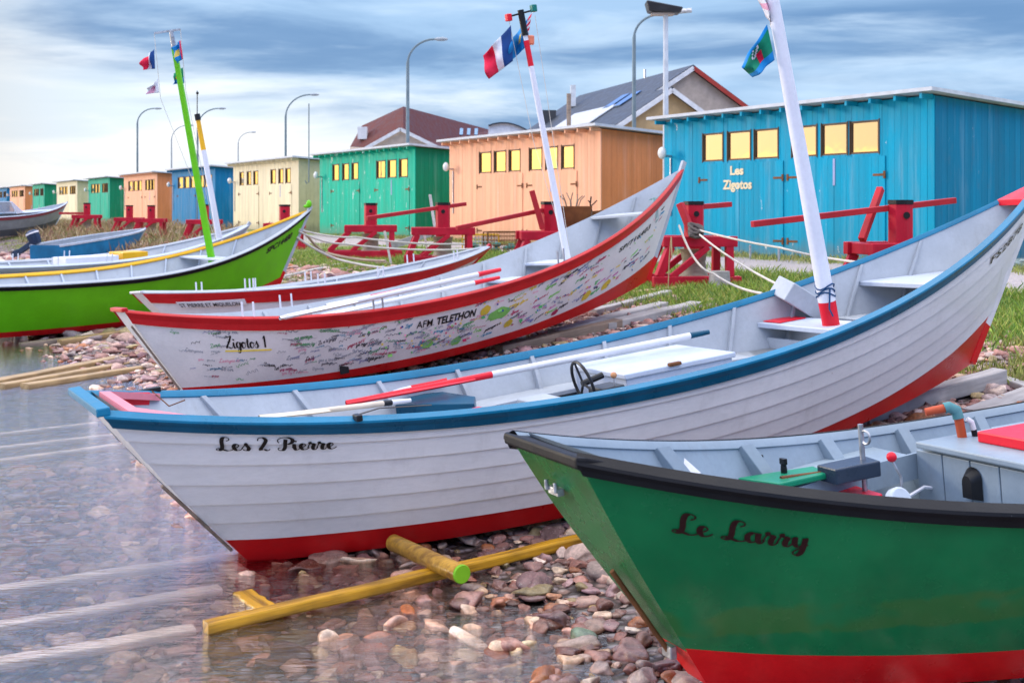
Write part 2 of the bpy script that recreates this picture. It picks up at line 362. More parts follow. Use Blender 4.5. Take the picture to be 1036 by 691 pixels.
# ---------------------------------------------------------------- stones and grass
def ico(sub):
    bm = bmesh.new(); bmesh.ops.create_icosphere(bm, subdivisions=sub, radius=1)
    v = np.array([p.co[:] for p in bm.verts]); f = np.array([[q.index for q in p.verts] for p in bm.faces]); bm.free(); return v, f
STC = 1.0*np.array([(.25, .135, .12), (.32, .20, .18), (.20, .14, .15), (.38, .28, .25), (.48, .42, .34), (.28, .25, .25), (.30, .13, .06), (.17, .105, .10), (.52, .45, .43), (.24, .16, .18), (.34, .25, .28), (.30, .27, .15), (.56, .50, .44)])
STP = np.array([5, 4, 2.5, 3, 2.2, 2.5, 1.8, 4, 1.4, 2, 1.2, 1.6, 1.3]); STP = STP/STP.sum()
def stones_mesh(name, pos, size, colr, sub, mat):
    V, Fc = ico(sub); n = len(pos); k = len(V)
    ph = rng.uniform(0, 6.28, (n, 3, 1)); fr = rng.uniform(1.2, 2.6, (n, 3, 1))
    A = np.broadcast_to(V, (n, k, 3)).copy()
    bump = sum(.11*np.sin(fr[:, i]*A[:, :, i]*2+ph[:, i]+A[:, :, (i+1) % 3]*2.1) for i in range(3))
    # angular, broken faces: clip against a few random planes
    for _ in range(5):
        nn = rng.normal(size=(n, 1, 3)); nn /= np.linalg.norm(nn, axis=2, keepdims=True)
        dd = (A*nn).sum(2); cut = rng.uniform(.45, .80, (n, 1)); ex = np.clip(dd-cut, 0, 1); A -= ex[:, :, None]*nn
    A *= (1+bump)[:, :, None]
    A *= np.stack([rng.uniform(.8, 1.4, n), rng.uniform(.7, 1.1, n), rng.uniform(.34, .62, n)], 1)[:, None, :]
    th = rng.uniform(0, 6.28, n); tl = rng.normal(0, .25, n); c, s = np.cos(th), np.sin(th); ct, st = np.cos(tl), np.sin(tl)
    y = A[:, :, 1]*ct[:, None]-A[:, :, 2]*st[:, None]; z = A[:, :, 1]*st[:, None]+A[:, :, 2]*ct[:, None]; x = A[:, :, 0]
    A = np.stack([x*c[:, None]-y*s[:, None], x*s[:, None]+y*c[:, None], z], 2)*size[:, None, None]+pos[:, None, :]
    vs = A.reshape(-1, 3); fs = (Fc[None]+(np.arange(n)*k)[:, None, None]).reshape(-1, 3)
    me = bpy.data.meshes.new(name); me.vertices.add(len(vs)); me.vertices.foreach_set('co', vs.ravel())
    me.loops.add(fs.size); me.loops.foreach_set('vertex_index', fs.ravel().astype(np.int32))
    me.polygons.add(len(fs)); me.polygons.foreach_set('loop_start', np.arange(0, fs.size, 3, dtype=np.int32)); me.polygons.foreach_set('loop_total', np.full(len(fs), 3, dtype=np.int32))
    me.polygons.foreach_set('use_smooth', np.ones(len(fs), bool))
    me.update(calc_edges=True)
    at = me.color_attributes.new('Col', 'FLOAT_COLOR', 'POINT'); cc = np.ones((len(vs), 4)); cc[:, :3] = np.repeat(colr, k, 0); at.data.foreach_set('color', cc.ravel())
    me.materials.append(mat); return link(bpy.data.objects.new(name, me))
def stone_mat():
    M = MT('beach_stone'); a = M.n('ShaderNodeAttribute', attribute_name='Col')
    n = M.noise(22, 6, .7); n2 = M.noise(90, 3, .6)
    dk = M.n('ShaderNodeVectorMath', operation='SCALE'); M.l(a.outputs[0], dk.inputs[0]); dk.inputs[3].default_value = .62
    lt = M.n('ShaderNodeVectorMath', operation='SCALE'); M.l(a.outputs[0], lt.inputs[0]); lt.inputs[3].default_value = 1.25
    c = M.mix(M.ramp(n, .32, .68), dk.outputs[0], lt.outputs[0])
    c = M.mix(M.ramp(n2, .58, .72, 0, .35), c, (.55, .5, .46))
    g = M.n('ShaderNodeNewGeometry'); sp = M.n('ShaderNodeSeparateXYZ'); M.l(g.outputs['Position'], sp.inputs[0])
    wt = M.n('ShaderNodeVectorMath', operation='MULTIPLY'); M.l(c, wt.inputs[0]); wt.inputs[1].default_value = (.92, .74, .62)
    c = M.mix(M.ramp(sp.outputs[2], .0, .035), wt.outputs[0], c)
    M.color(c)
    M.l(M.ramp(sp.outputs[2], .02, .10, .22, .78), M.b.inputs['Roughness'])
    M.bump(n, .5, .012); return M.m
SM = stone_mat()
def scatter(n, d0, d1, t0, t1, x0=-60, x1=1100, extra=None):
    out = []
    while len(out) < n:
        m = n*3; d = np.sqrt(rng.uniform(d0*d0, d1*d1, m)); px = rng.uniform(x0, x1, m); x = (px-518)/F*d
        t = .861*x+.508*d+rng.normal(0, .25, m); ok = (t > t0) & (t < t1)
        if extra is not None: ok &= extra(x, d, px)
        out += list(zip(x[ok], d[ok]))
        if d0 > 1e9: break
    return np.array(out[:n])
def lay(n, d0, d1, t0, t1, s0, s1, sub, name, **k):
    p = scatter(n, d0, d1, t0, t1, **k); sz = s0*np.exp(rng.normal(0, .55, n)); sz = np.clip(sz, s0*.4, s1)
    z = terr(p[:, 0], p[:, 1])+sz*.18
    c = STC[rng.choice(len(STC), n, p=STP)]*rng.uniform(.75, 1.25, (n, 1))
    return np.column_stack([p, z]), sz, c
a = lay(6500, 4.2, 9.5, -2.2, 8.5, .034, .10, 2, 'a')
# a few larger pale and green stones at the water's edge
big = [(545, 634, .055, (.62, .50, .44)), (590, 651, .062, (.12, .20, .15)), (528, 660, .085, (.66, .60, .46)), (402, 640, .055, (.55, .46, .28)), (320, 650, .05, (.42, .44, .14)), (610, 625, .045, (.62, .54, .46)), (575, 642, .035, (.62, .42, .40)),
       (640, 640, .04, (.68, .66, .62)), (470, 668, .06, (.58, .50, .36)), (350, 668, .07, (.40, .30, .30)), (430, 610, .04, (.36, .22, .20)), (505, 612, .05, (.34, .18, .13)), (640, 590, .05, (.42, .24, .20)), (600, 600, .04, (.40, .28, .33)), (560, 605, .035, (.5, .3, .2)),
       (640, 575, .035, (.60, .52, .42)), (545, 570, .03, (.50, .48, .46)), (330, 615, .05, (.30, .32, .10)), (690, 655, .04, (.6, .55, .5)), (180, 560, .06, (.42, .45, .20)), (262, 672, .06, (.42, .26, .22)), (440, 640, .04, (.5, .38, .3)), (380, 600, .05, (.28, .16, .14)), (655, 610, .045, (.36, .28, .40)), (560, 680, .05, (.45, .4, .42))]
bp_ = np.array([[*ground(x, y)] for x, y, s, c in big]); bp_[:, 2] = terr(bp_[:, 0], bp_[:, 1])+.012
pos = np.concatenate([a[0], bp_]); sz = np.concatenate([a[1], np.array([s*1.15 for _, _, s, _ in big])]); cc = np.concatenate([a[2], np.array([c for *_, c in big])])
cc = np.clip(cc*np.array([1.22, .98, .84])*np.random.default_rng(5).uniform(.6, 1.3, (len(cc), 1)), 0, .8)
o = stones_mesh('beach_stones', pos, sz, cc, 3, SM); tag(o, kind='stuff')
b1 = lay(8500, 9.2, 17, 2.95, 10.3, .038, .10, 2, 'b'); b2 = lay(6500, 17, 45, 2.9, 10.2, .075, .20, 2, 'c')
o = stones_mesh('beach_pebbles', np.concatenate([b1[0], b2[0]]), np.concatenate([b1[1], b2[1]]), np.concatenate([b1[2], b2[2]])*np.array([1.3, 1.1, 1.0]), 2, SM); tag(o, kind='stuff')

def grass_mesh(name, pts, hmin, hmax, wd, cols, mat):
    n = len(pts); th = rng.uniform(0, 6.28, n); h = rng.uniform(hmin, hmax, n)
    dx, dy = np.cos(th)*wd, np.sin(th)*wd; lx, ly = rng.normal(0, .35, n)*h, rng.normal(0, .35, n)*h
    z = terr(pts[:, 0], pts[:, 1])-.01
    V = np.zeros((n, 4, 3)); V[:, 0] = np.stack([pts[:, 0]-dx, pts[:, 1]-dy, z], 1); V[:, 1] = np.stack([pts[:, 0]+dx, pts[:, 1]+dy, z], 1)
    V[:, 2] = np.stack([pts[:, 0]+dx*.6+lx*.45, pts[:, 1]+dy*.6+ly*.45, z+h*.6], 1); V[:, 3] = np.stack([pts[:, 0]+lx, pts[:, 1]+ly, z+h], 1)
    vs = V.reshape(-1, 3); b = np.arange(n)[:, None]*4; fs = np.concatenate([b+[0, 1, 2], b+[0, 2, 3]], 1).reshape(-1, 3)
    me = bpy.data.meshes.new(name); me.vertices.add(len(vs)); me.vertices.foreach_set('co', vs.ravel())
    me.loops.add(fs.size); me.loops.foreach_set('vertex_index', fs.ravel().astype(np.int32))
    me.polygons.add(len(fs)); me.polygons.foreach_set('loop_start', np.arange(0, fs.size, 3, dtype=np.int32)); me.polygons.foreach_set('loop_total', np.full(len(fs), 3, dtype=np.int32))
    me.update(calc_edges=True)
    at = me.color_attributes.new('Col', 'FLOAT_COLOR', 'POINT'); c4 = np.ones((len(vs), 4)); c4[:, :3] = np.repeat(cols, 4, 0); at.data.foreach_set('color', c4.ravel())
    me.materials.append(mat); return link(bpy.data.objects.new(name, me))
GM = MT('grass_blades'); ga = GM.n('ShaderNodeAttribute', attribute_name='Col'); GM.color(ga.outputs[0]); GM.b.inputs['Roughness'].default_value = .6
def patch(x, y): return np.sin(x*1.9+1)*np.sin(y*1.5)+.6*np.sin(x*.7-y*1.1)+.3*np.sin(x*5+y*3)
def gcol(n, pal):
    pal = np.array(pal); return pal[rng.integers(0, len(pal), n)]*rng.uniform(.7, 1.3, (n, 1))
g1 = scatter(90000, 9, 32, 9.7, 13.6, extra=lambda x, d, px: (patch(x, d) > -.9))
o = grass_mesh('grass', g1, .04, .17, .007, gcol(len(g1), [(.17, .28, .02), (.25, .36, .04), (.12, .22, .03), (.38, .38, .08)]), GM.m); tag(o, kind='stuff')
g2 = scatter(9000, 18, 45, 16.9, 18.0)
g3 = scatter(16000, 22, 60, 7.0, 13.5, x0=-20, x1=420, extra=lambda x, d, px: (patch(x, d) > .05))
g4 = scatter(1400, 9, 12, 8.6, 9.8, extra=lambda x, d, px: patch(x*2, d*2) > .6)
o = grass_mesh('olive_grass', np.concatenate([g2, g3, g4]), .05, .16, .009, gcol(len(g2)+len(g3)+len(g4), [(.24, .28, .05), (.18, .21, .05), (.40, .34, .12), (.30, .33, .07)]), GM.m); tag(o, kind='stuff')
g5 = scatter(9000, 30, 75, 8.0, 15.5, x0=-20, x1=240, extra=lambda x, d, px: (patch(x*.6, d*.6) > -.3))
o = grass_mesh('dry_weeds', g5, .15, .55, .014, gcol(len(g5), [(.36, .22, .10), (.26, .13, .08), (.20, .17, .05), (.42, .30, .16)]), GM.m); tag(o, kind='stuff')
print('nature done')

# ---------------------------------------------------------------- lettering
def cr(pts, n=7):
    out = []; p = [pts[0]]+list(pts)+[pts[-1]]
    for i in range(1, len(p)-2):
        for k in range(n):
            t = k/n; a, b, c, d = (np.array(p[i+j-1]) for j in range(4))
            out.append(.5*((2*b)+(c-a)*t+(2*a-5*b+4*c-d)*t*t+(3*b-a-3*c+d)*t**3))
    out.append(np.array(p[-2])); return out
SCR = {
 'L': ([[(.95, 1.45), (1.2, 1.6), (1.25, 1.85), (1.0, 2.0), (.7, 1.85), (.52, 1.3), (.45, .7), (.3, .2), (.0, -.02), (-.2, .12), (0, .28), (.4, .12), (.8, -.04), (1.15, .05), (1.35, .25)]], 1.3),
 'e': ([[(.0, .32), (.35, .45), (.62, .72), (.5, .98), (.25, .85), (.12, .45), (.28, .04), (.6, .06), (.92, .36)]], .85),
 's': ([[(-.05, .3), (.3, .8), (.42, 1.1), (.5, .75), (.6, .35), (.42, .02), (.12, .04), (.1, .2)], [(.5, .1), (.8, .35)]], .75),
 '2': ([[(.1, 1.5), (.25, 1.9), (.65, 1.98), (.85, 1.6), (.6, 1.0), (.1, .1), (.45, .14), (.75, -.02), (1.0, .2)]], 1.15),
 'P': ([[(.75, 1.7), (.62, 1.1), (.5, .45), (.25, .0), (-.1, .0), (-.15, .3), (.1, .4)], [(.05, 1.15), (.0, 1.55), (.35, 1.92), (.95, 1.98), (1.35, 1.7), (1.25, 1.2), (.85, .95), (.6, 1.05)]], 1.2),
 'i': ([[(-.05, .35), (.2, .95), (.15, .4), (.25, .02), (.5, .1), (.7, .35)], [(.36, 1.50), (.30, 1.28)]], .62),
 'r': ([[(-.10, .28), (.16, .95), (.20, 1.22), (.27, 1.0), (.48, .93), (.56, .82), (.42, .45), (.40, .10), (.58, .0), (.86, .34)]], .86),
 'a': ([[(.70, .80), (.45, 1.0), (.12, .7), (.08, .25), (.3, .0), (.60, .25), (.70, .80)], [(.76, 1.02), (.70, .45), (.76, .03), (.95, .08), (1.12, .36)]], 1.08),
 'y': ([[(-.02, .7), (.14, 1.0), (.13, .35), (.33, .04), (.62, .35), (.78, 1.02), (.68, .2), (.5, -.55), (.2, -.85), (.0, -.6), (.3, -.2), (.95, .36)]], .95),
 'Z': ([[(.15, 1.5), (.35, 1.95), (.75, 1.82), (1.2, 1.98), (.75, 1.1), (.05, .08), (.45, .14), (.85, -.04), (1.15, .25)], [(.4, 1.0), (.95, 1.05)]], 1.25),
 'g': ([[(.70, .85), (.42, 1.0), (.12, .7), (.1, .22), (.32, .04), (.62, .4), (.74, .98), (.66, .1), (.5, -.55), (.2, -.8), (.02, -.55), (.35, -.15), (.95, .36)]], .95),
 'o': ([[(.42, 1.0), (.12, .75), (.08, .25), (.35, .0), (.66, .3), (.66, .8), (.42, 1.0), (.55, .82), (.9, .85)]], .85),
 't': ([[(.42, 1.6), (.28, .7), (.26, .15), (.45, .02), (.72, .34)], [(.05, 1.05), (.62, 1.1)]], .68),
 '1': ([[(.15, 1.5), (.45, 1.95), (.45, 1.0), (.42, .02)]], .7), ' ': ([], .75)}
def script_text(s, nib=.10, slant=.22):
    V = []; Fs = []; x = 0
    pen = np.array([math.cos(R_(35)), math.sin(R_(35))])
    for ch in s:
        st, adv = SCR[ch]
        for q in st:
            c = cr(q); k = len(c); b = len(V)
            for i, p in enumerate(c):
                d = c[min(i+1, k-1)]-c[max(i-1, 0)]; d = d/(np.linalg.norm(d)+1e-9)
                nr = np.array([-d[1], d[0]]); wv = nib*(.40+.95*max(0., -d[1])**.8)
                for sg in (-1, 1):
                    r = p+nr*wv*sg; V.append((x+r[0]+slant*r[1], r[1]))
            for i in range(k-1): Fs.append((b+2*i, b+2*i+1, b+2*i+3, b+2*i+2))
        x += adv
    return V, Fs
def font_text(s, bold=.0, slant=0., spacing=1.0):
    cu = bpy.data.curves.new('lettering', 'FONT'); cu.body = s; cu.size = 1.4; cu.offset = bold; cu.shear = slant; cu.space_character = spacing; cu.resolution_u = 3
    ob = bpy.data.objects.new('lettering', cu); me = ob.to_mesh()
    V = [(v.co.x, v.co.y) for v in me.vertices]; Fs = [tuple(p.vertices) for p in me.polygons]
    ob.to_mesh_clear(); bpy.data.objects.remove(ob); bpy.data.curves.remove(cu); return V, Fs

# ---------------------------------------------------------------- boats
class Dory:
    def __init__(s, p, bulge=.03):
        s.__dict__.update(p); s.bulge = bulge
        s.Mw = Matrix.Translation((s.X, s.Y, s.Z)) @ Matrix.Rotation(s.head, 4, 'Z') @ Matrix.Rotation(-s.pitch, 4, 'Y') @ Matrix.Rotation(s.roll, 4, 'X')
        s.Mi = s.Mw.inverted()
    def ab(s, q): return min(max((s.sm-q)/s.sm, 0), 1), min(max((q-s.sm)/(1-s.sm), 0), 1)
    def G(s, q, sd=1):
        a, b = s.ab(q); return Vector((s.L*q, sd*s.B/2*max(0, 1-(1-s.t)*a*a-b**s.pb), s.H+s.As*a**2.2+s.Ab*b**2.2))
    def Bt(s, q, sd=1):
        a, b = s.ab(q); return Vector((s.rs+q*(s.L-s.rs-s.rb), sd*s.Bb/2*max(0, 1-(1-s.tb)*a*a-b**s.pb), s.ks*a*a+s.kb*b*b))
    def S(s, q, v, sd=1, off=0.):
        q = min(max(q, 0), 1); g = s.G(q, sd); b = s.Bt(q, sd); p = b.lerp(g, v)
        e = (g-b).normalized(); t = (s.G(min(q+.01, 1), sd)-s.G(max(q-.01, 0), sd)).normalized()
        n = t.cross(e).normalized()
        if n.y*sd < 0: n = -n
        wfac = min(1, abs(p.y)/.25)
        p = p+n*(s.bulge*4*v*(1-v)*wfac)
        if off < 0: off = -min(-off, .6*abs(p.y))
        return p+n*off
    def halfw(s, x, z, off=.035):
        a, b = 0, 1
        for _ in range(40):
            q = (a+b)/2; g = s.G(q); bb = s.Bt(q); v = (z-bb.z)/(g.z-bb.z)
            if bb.x+(g.x-bb.x)*v < x: a = q
            else: b = q
        v = min(max(v, 0), 1.2); return s.S(q, v, 1).y-off
    def floorz(s, x):
        q = min(max((x-s.rs)/(s.L-s.rs-s.rb), 0), 1); return s.Bt(q).z
    def w(s, p): return s.Mw @ Vector(p)
    def pix(s, p): q = s.w(p); return 518+F*q.x/q.y, 210+F*(HC-q.z)/q.y
    def ray(s): return
    def on_z(s, px, py, z):
        o = s.Mi @ Vector((0, 0, HC)); d = (s.Mi.to_3x3() @ Vector(((px-518)/F, 1, -(py-210)/F))); return o+d*((z-o.z)/d.z)
    def on_y(s, px, py, y=0.):
        o = s.Mi @ Vector((0, 0, HC)); d = (s.Mi.to_3x3() @ Vector(((px-518)/F, 1, -(py-210)/F))); return o+d*((y-o.y)/d.y)
    def find_s(s, px, v, sd=-1):
        a, b = 0., 1.
        for _ in range(40):
            q = (a+b)/2
            if s.pix(s.S(q, v, sd))[0] < px: a = q
            else: b = q
        return q
    def find_v(s, q, py, sd=-1):
        a, b = 0., 1.
        for _ in range(30):
            v = (a+b)/2
            if s.pix(s.S(q, v, sd))[1] > py: a = v
            else: b = v
        return v
    def root(s, name, label, cat, group=None):
        r = empty(name, label, cat, group=group); r.matrix_world = s.Mw; s.r = r; return r
    # --- parts
    def hull(s, top, bot, vr, planks=0, tmat=None):
        NS = 56; m = MB(); rows = []
        if planks:
            fr = [k/planks for k in range(planks+1)]
            rows.append((0, 0., 0)); rows.append((1, 0., 0))
            for k in range(planks):
                rows.append((1+fr[k], .011, 1)); rows.append((1+fr[k+1], 0., 1))
        else: rows = [(k/3, 0., 0) for k in range(4)]+[(1+k/9, 0., 1) for k in range(1, 10)]
        def V(q, r): return r*vr(q) if r <= 1 else vr(q)+(r-1)*(1-vr(q))
        for sd in (-1, 1):
            Pm = [[s.S(i/NS, V(i/NS, r), sd, off) for r, off, _ in rows] for i in range(NS+1)]
            m.grid(Pm, lambda i, j: 1 if rows[j+1][0] <= 1 else 0)
        m.grid([[s.Bt(i/NS, -1), s.Bt(i/NS, 1)] for i in range(NS+1)], 1)
        NT = 12
        m.grid([[s.S(0, k/NT*1.0, -1), s.S(0, k/NT, 1)] for k in range(NT+1)], lambda i, j: 1 if (i+1)/NT <= vr(0)+.02 else 2)
        return m.build('hull', [top, bot, tmat or top], s.r, smooth=True, fix=False)
    def inner(s, mat):
        NS = 48; m = MB(); vs = [0.04+.96*k/8 for k in range(9)]
        def q_(i): return .006+.984*i/NS
        for sd in (-1, 1): m.grid([[s.S(q_(i), v, sd, -.03) for v in vs] for i in range(NS+1)])
        m.grid([[s.S(q_(i), .04, -1, -.03), s.S(q_(i), .04, 1, -.03)] for i in range(NS+1)])
        m.grid([[s.S(.006, v, -1, -.03)+Vector((.02, 0, 0)), s.S(.006, v, 1, -.03)+Vector((.02, 0, 0))] for v in vs])
        return m.build('inner_planking', mat, s.r, smooth=True, fix=False)
    def gunwale(s, sd, band, mats, out=.024, inn=.05, up=.012, q0=0., q1=1., h2=None):
        """closed strip along the sheer: band = height of outer strake"""
        NS = 60; rows = []
        for i in range(NS+1):
            q = q0+(q1-q0)*i/NS; g = s.G(q, sd); b = s.Bt(q, sd); e = (b-g).normalized()
            t = (s.G(min(q+.01, 1), sd)-s.G(max(q-.01, 0), sd)).normalized(); n = t.cross(e).normalized()
            if n.y*sd < 0: n = -n
            k = min(1, abs(g.y)/(inn+.02)); ii = inn*k
            bd = band(q) if callable(band) else band
            pts = [g+n*out+e*(bd*.5), g+n*(out)-e*0, g+n*(out*.7)-e*up, g-n*ii*.85-e*up, g-n*ii, g-n*ii+e*.045, g-n*(.6*ii)+e*.05, s_at(s, q, sd, bd)+n*.003, s_at(s, q, sd, bd)+n*out]
            rows.append(pts+[pts[0]])
        m = MB(); idx = [0, 1, 1, 1, 2, 2, 2, 0, 0]
        m.grid(rows, lambda i, j: idx[j])
        for rr in (rows[0][:-1], rows[-1][:-1]): m.add(rr, [tuple(range(len(rr)))], 0)
        return m.build('gunwale', mats, s.r, smooth=True)
    def ribs(s, qs, mat, wd=.032, dp=.05, v0=.05, v1=.955):
        for q in qs:
            for sd in (-1, 1):
                m = MB(); K = 5
                P0 = [s.S(q, v0+(v1-v0)*k/K, sd, -.028) for k in range(K+1)]; P1 = [s.S(q, v0+(v1-v0)*k/K, sd, -.028-dp*(.55 if k == K else 1)) for k in range(K+1)]
                hw = Vector((wd/2, 0, 0))
                rr = [[a-hw, b-hw, b+hw, a+hw, a-hw] for a, b in zip(P0, P1)]; m.grid(rr)
                m.add(rr[-1][:4], [(0, 1, 2, 3)]); m.build('rib', mat, s.r, bevel=.004)
    def floor(s, mat, x0, x1, h=.09):
        m = MB(); n = 14; rows = []
        for i in range(n+1):
            x = x0+(x1-x0)*i/n; z = s.floorz(x)+h; hw = s.halfw(x, z, .036); rows.append([(x, -hw, z), (x, -hw*.33, z+.001), (x, hw*.33, z+.001), (x, hw, z)])
        m.grid(rows); return m.build('floor_boards', mat, s.r)
    def thwart(s, x, z, wd, mat, th=.035, name='thwart', y0=None, y1=None):
        m = MB(); p = []
        for xx in (x-wd/2, x+wd/2):
            hw = s.halfw(xx, z); p.append((xx, -hw if y0 is None else y0, hw if y1 is None else y1))
        m.prism([(p[0][0], p[0][1]), (p[1][0], p[1][1]), (p[1][0], p[1][2]), (p[0][0], p[0][2])], z-th, z); return m.build(name, mat, s.r, bevel=.006)
    def prism_px(s, name, mat, pts, z, h, parent=None, bevel=.008):
        q = [s.on_z(x, y, z) for x, y in pts]; m = MB(); m.prism([(a.x, a.y) for a in q], z-h, z); return m.build(name, mat, parent or s.r, bevel=bevel)
    def boxl(s, name, mat, x0, x1, y0, y1, z0, z1, parent=None, bevel=.008):
        m = MB(); m.bx(x0, x1, y0, y1, z0, z1); return m.build(name, mat, parent or s.r, bevel=bevel)
    def letters(s, VF, px0, px1, pyb, pyt, mat, name='name_lettering', off=.004, parent=None, sd=-1, lap=0):
        V, Fs = VF; V = np.array(V); x0, x1 = V[:, 0].min(), V[:, 0].max(); ymax = V[:, 1].max()
        v = .6
        for _ in range(3): q0 = s.find_s(px0, v, sd); v = s.find_v(q0, pyb, sd)
        vt = s.find_v(q0, pyt, sd); q1 = s.find_s(px1, v, sd); hgt = (s.G(q0)-s.Bt(q0)).length
        m = MB(); pts = [s.S(q0+(q1-q0)*(a-x0)/(x1-x0), v+(vt-v)*b/ymax, sd, off) for a, b in V]
        m.add(pts, Fs); return m.build(name, mat, parent or s.r, fix=False)
    def mast(s, base, top, r0, r1, mat, bands=None, name='mast', n=14, square=False):
        a, b = Vector(base), Vector(top); k = 14; pts = [a.lerp(b, i/k) for i in range(k+1)]; rr = [r0+(r1-r0)*i/k for i in range(k+1)]
        mis = [0]*(k+1); mats = [mat]
        if bands:
            fr, bm = bands; mats.append(bm); pts = [a, a.lerp(b, fr), a.lerp(b, fr+.0005)]+pts[1:]; rr = [r0, r0, r0]+rr[1:]; mis = [1, 0, 0]+[0]*k
            z = sorted(range(len(pts)), key=lambda i: (pts[i]-a).length); pts = [pts[i] for i in z]; rr = [rr[i] for i in z]
            mis = [1 if (p-a).length < (b-a).length*fr-1e-4 else 0 for p in pts]
        m = MB(); m.tube(pts, rr, 4 if square else n, mis=mis); return m.build(name, mats, s.r, smooth=not square, bevel=.008 if square else 0)
def s_at(s, q, sd, dist):
    g = s.G(q, sd); b = s.Bt(q, sd); v = 1-dist/(g-b).length; return s.S(q, v, sd)
def pins(B, q, sd, mat, n=2, gap=.10, h=.16, name='thole_pin'):
    for k in range(n):
        g = B.G(q+(k-.5)*gap/B.L, sd); g.y -= sd*.02
        m = MB(); m.tube([g+Vector((0, 0, -.04)), g+Vector((.01, 0, h))], .011, 8); m.build(name, mat, B.r, smooth=True)
FIT = {
 2: dict(X=-2.1776, Y=6.4597, Z=-.1322, head=.4977, pitch=.1023, roll=-.025, L=7.8755, B=1.8924, t=.4984, H=.7487, As=.3238, Ab=.8312, rs=.7464, rb=1.0643, Bb=1.2928, tb=.1229, ks=.0387, kb=.1666, sm=.3888, pb=1.9251),
 3: dict(X=-3.742, Y=11.7615, Z=-.0742, head=.6022, pitch=.1196, roll=-.0537, L=7.657, B=2.1808, t=.1718, H=.6896, As=.3688, Ab=1.0093, rs=.5009, rb=.8498, Bb=1.3242, tb=.0955, ks=.1601, kb=.3098, sm=.3728, pb=2.3394),
 1: dict(X=.1919, Y=4.4918, Z=-.0412, head=.4099, pitch=.0612, roll=-.0377, L=8.3271, B=2.1699, t=.2856, H=.716, As=.4216, Ab=.607, rs=.6087, rb=1.2156, Bb=1.3386, tb=.1048, ks=.1236, kb=.25, sm=.3802, pb=2.1162),
 5: dict(X=-9.904, Y=15.9083, Z=-.0111, head=.7557, pitch=.0308, roll=.0086, L=8.5647, B=2.2631, t=.3589, H=.7802, As=.2688, Ab=.9293, rs=.7654, rb=.7252, Bb=1.2341, tb=.1192, ks=.0677, kb=.3368, sm=.4946, pb=2.0361),
 4: dict(X=-4.5826, Y=14.7857, Z=.0694, head=.7525, pitch=.0683, roll=-.0816, L=5.94, B=1.8647, t=.14, H=.686, As=.181, Ab=.224, rs=.707, rb=1.1, Bb=1.1988, tb=.1181, ks=.0566, kb=.25, sm=.4525, pb=2.0651)}
GB = 'wooden dories drawn up along the beach'
def tubeobj(name, pts, r, mat, parent=None, n=10, smooth=True):
    m = MB(); m.tube(pts, r, n); return m.build(name, mat, parent, smooth=smooth)
def cap_prism(B, name, mat, q0, z_up, th, parent=None):
    """triangular breasthook between the gunwales at the bow"""
    m = MB(); P0 = []
    for q in (q0, .5*(q0+1), .995): P0.append(B.G(q, 1)+Vector((0, -.02, z_up)))
    A = [P0[0], P0[1], P0[2]]; C = [Vector((p.x, -p.y, p.z)) for p in A[::-1]]; ring = A+C
    n = len(ring); m.add(ring+[p-Vector((0, 0, th)) for p in ring], [tuple(range(n)), tuple(range(n, 2*n))[::-1]]+[(i, (i+1) % n, n+(i+1) % n, n+i) for i in range(n)])
    return m.build(name, mat, parent or B.r, bevel=.006)
def stem(B, mats, up=.06, wd=.05, dp=.07, vr=.2, back=.02):
    m = MB(); K = 10; rows = []
    for k in range(K+1):
        v = k/K*1.0; p = B.Bt(1).lerp(B.G(1), v); e = (B.G(1)-B.Bt(1)).normalized()
        if k == K: p = p+e*up
        f = Vector((e.z, 0, -e.x)); rows.append([p+f*dp*.35+Vector((0, y, 0)) for y in (-wd/3, wd/3)]+[p-f*dp*.65+Vector((0, y, 0)) for y in (wd/2, -wd/2)])
    rows = [r+[r[0]] for r in rows]; m.grid(rows, lambda i, j: 1 if (i+1)/K <= vr+.01 else 0); m.add(rows[-1][:4], [(0, 1, 2, 3)], 0); m.add(rows[0][:4], [(0, 1, 2, 3)], 1)
    m.build('stem_post', mats, B.r, bevel=.006)
def transom_cap(B, mat, wd=.07, th=.045, up=.02):
    m = MB(); a, b = B.G(0, -1), B.G(0, 1); m.beam(a+Vector((-.01, -.02, up)), b+Vector((-.01, .02, up)), wd, th); m.build('transom_cap', mat, B.r, bevel=.008)

# ---- boat with the petrol blue rail
B2 = Dory(FIT[2], .035); B2.root('fishing_dory', 'white lapstrake dory with petrol blue rail, red bottom and Les 2 Pierre on its side', 'boat', GB)
vr2 = lambda q: .19-.05*math.exp(-((q-.55)/.22)**2)+.10*max(0, (q-.72)/.28)**1.5
B2.hull(hull_white, red_bottom, vr2, planks=6); B2.inner(hull_grey)
pale_cap = paint('blue_rail_top_paint', (.006, .17, .31), .3, .05, (.5, .55, .6), .2, chip=22)
for sd in (-1, 1): B2.gunwale(sd, .070, [teal_trim, pale_cap, pale_cap], out=.024, inn=.036)
stem(B2, [hull_white, red_bottom], up=.05, vr=.26); transom_cap(B2, pale_cap)
B2.ribs([.09, .17, .25, .33, .41, .49, .565, .64, .715, .79, .86], hull_grey)
B2.floor(hull_grey, 1.0, 6.3)
cap_prism(B2, 'breasthook', red_bright, .945, .022, .05)
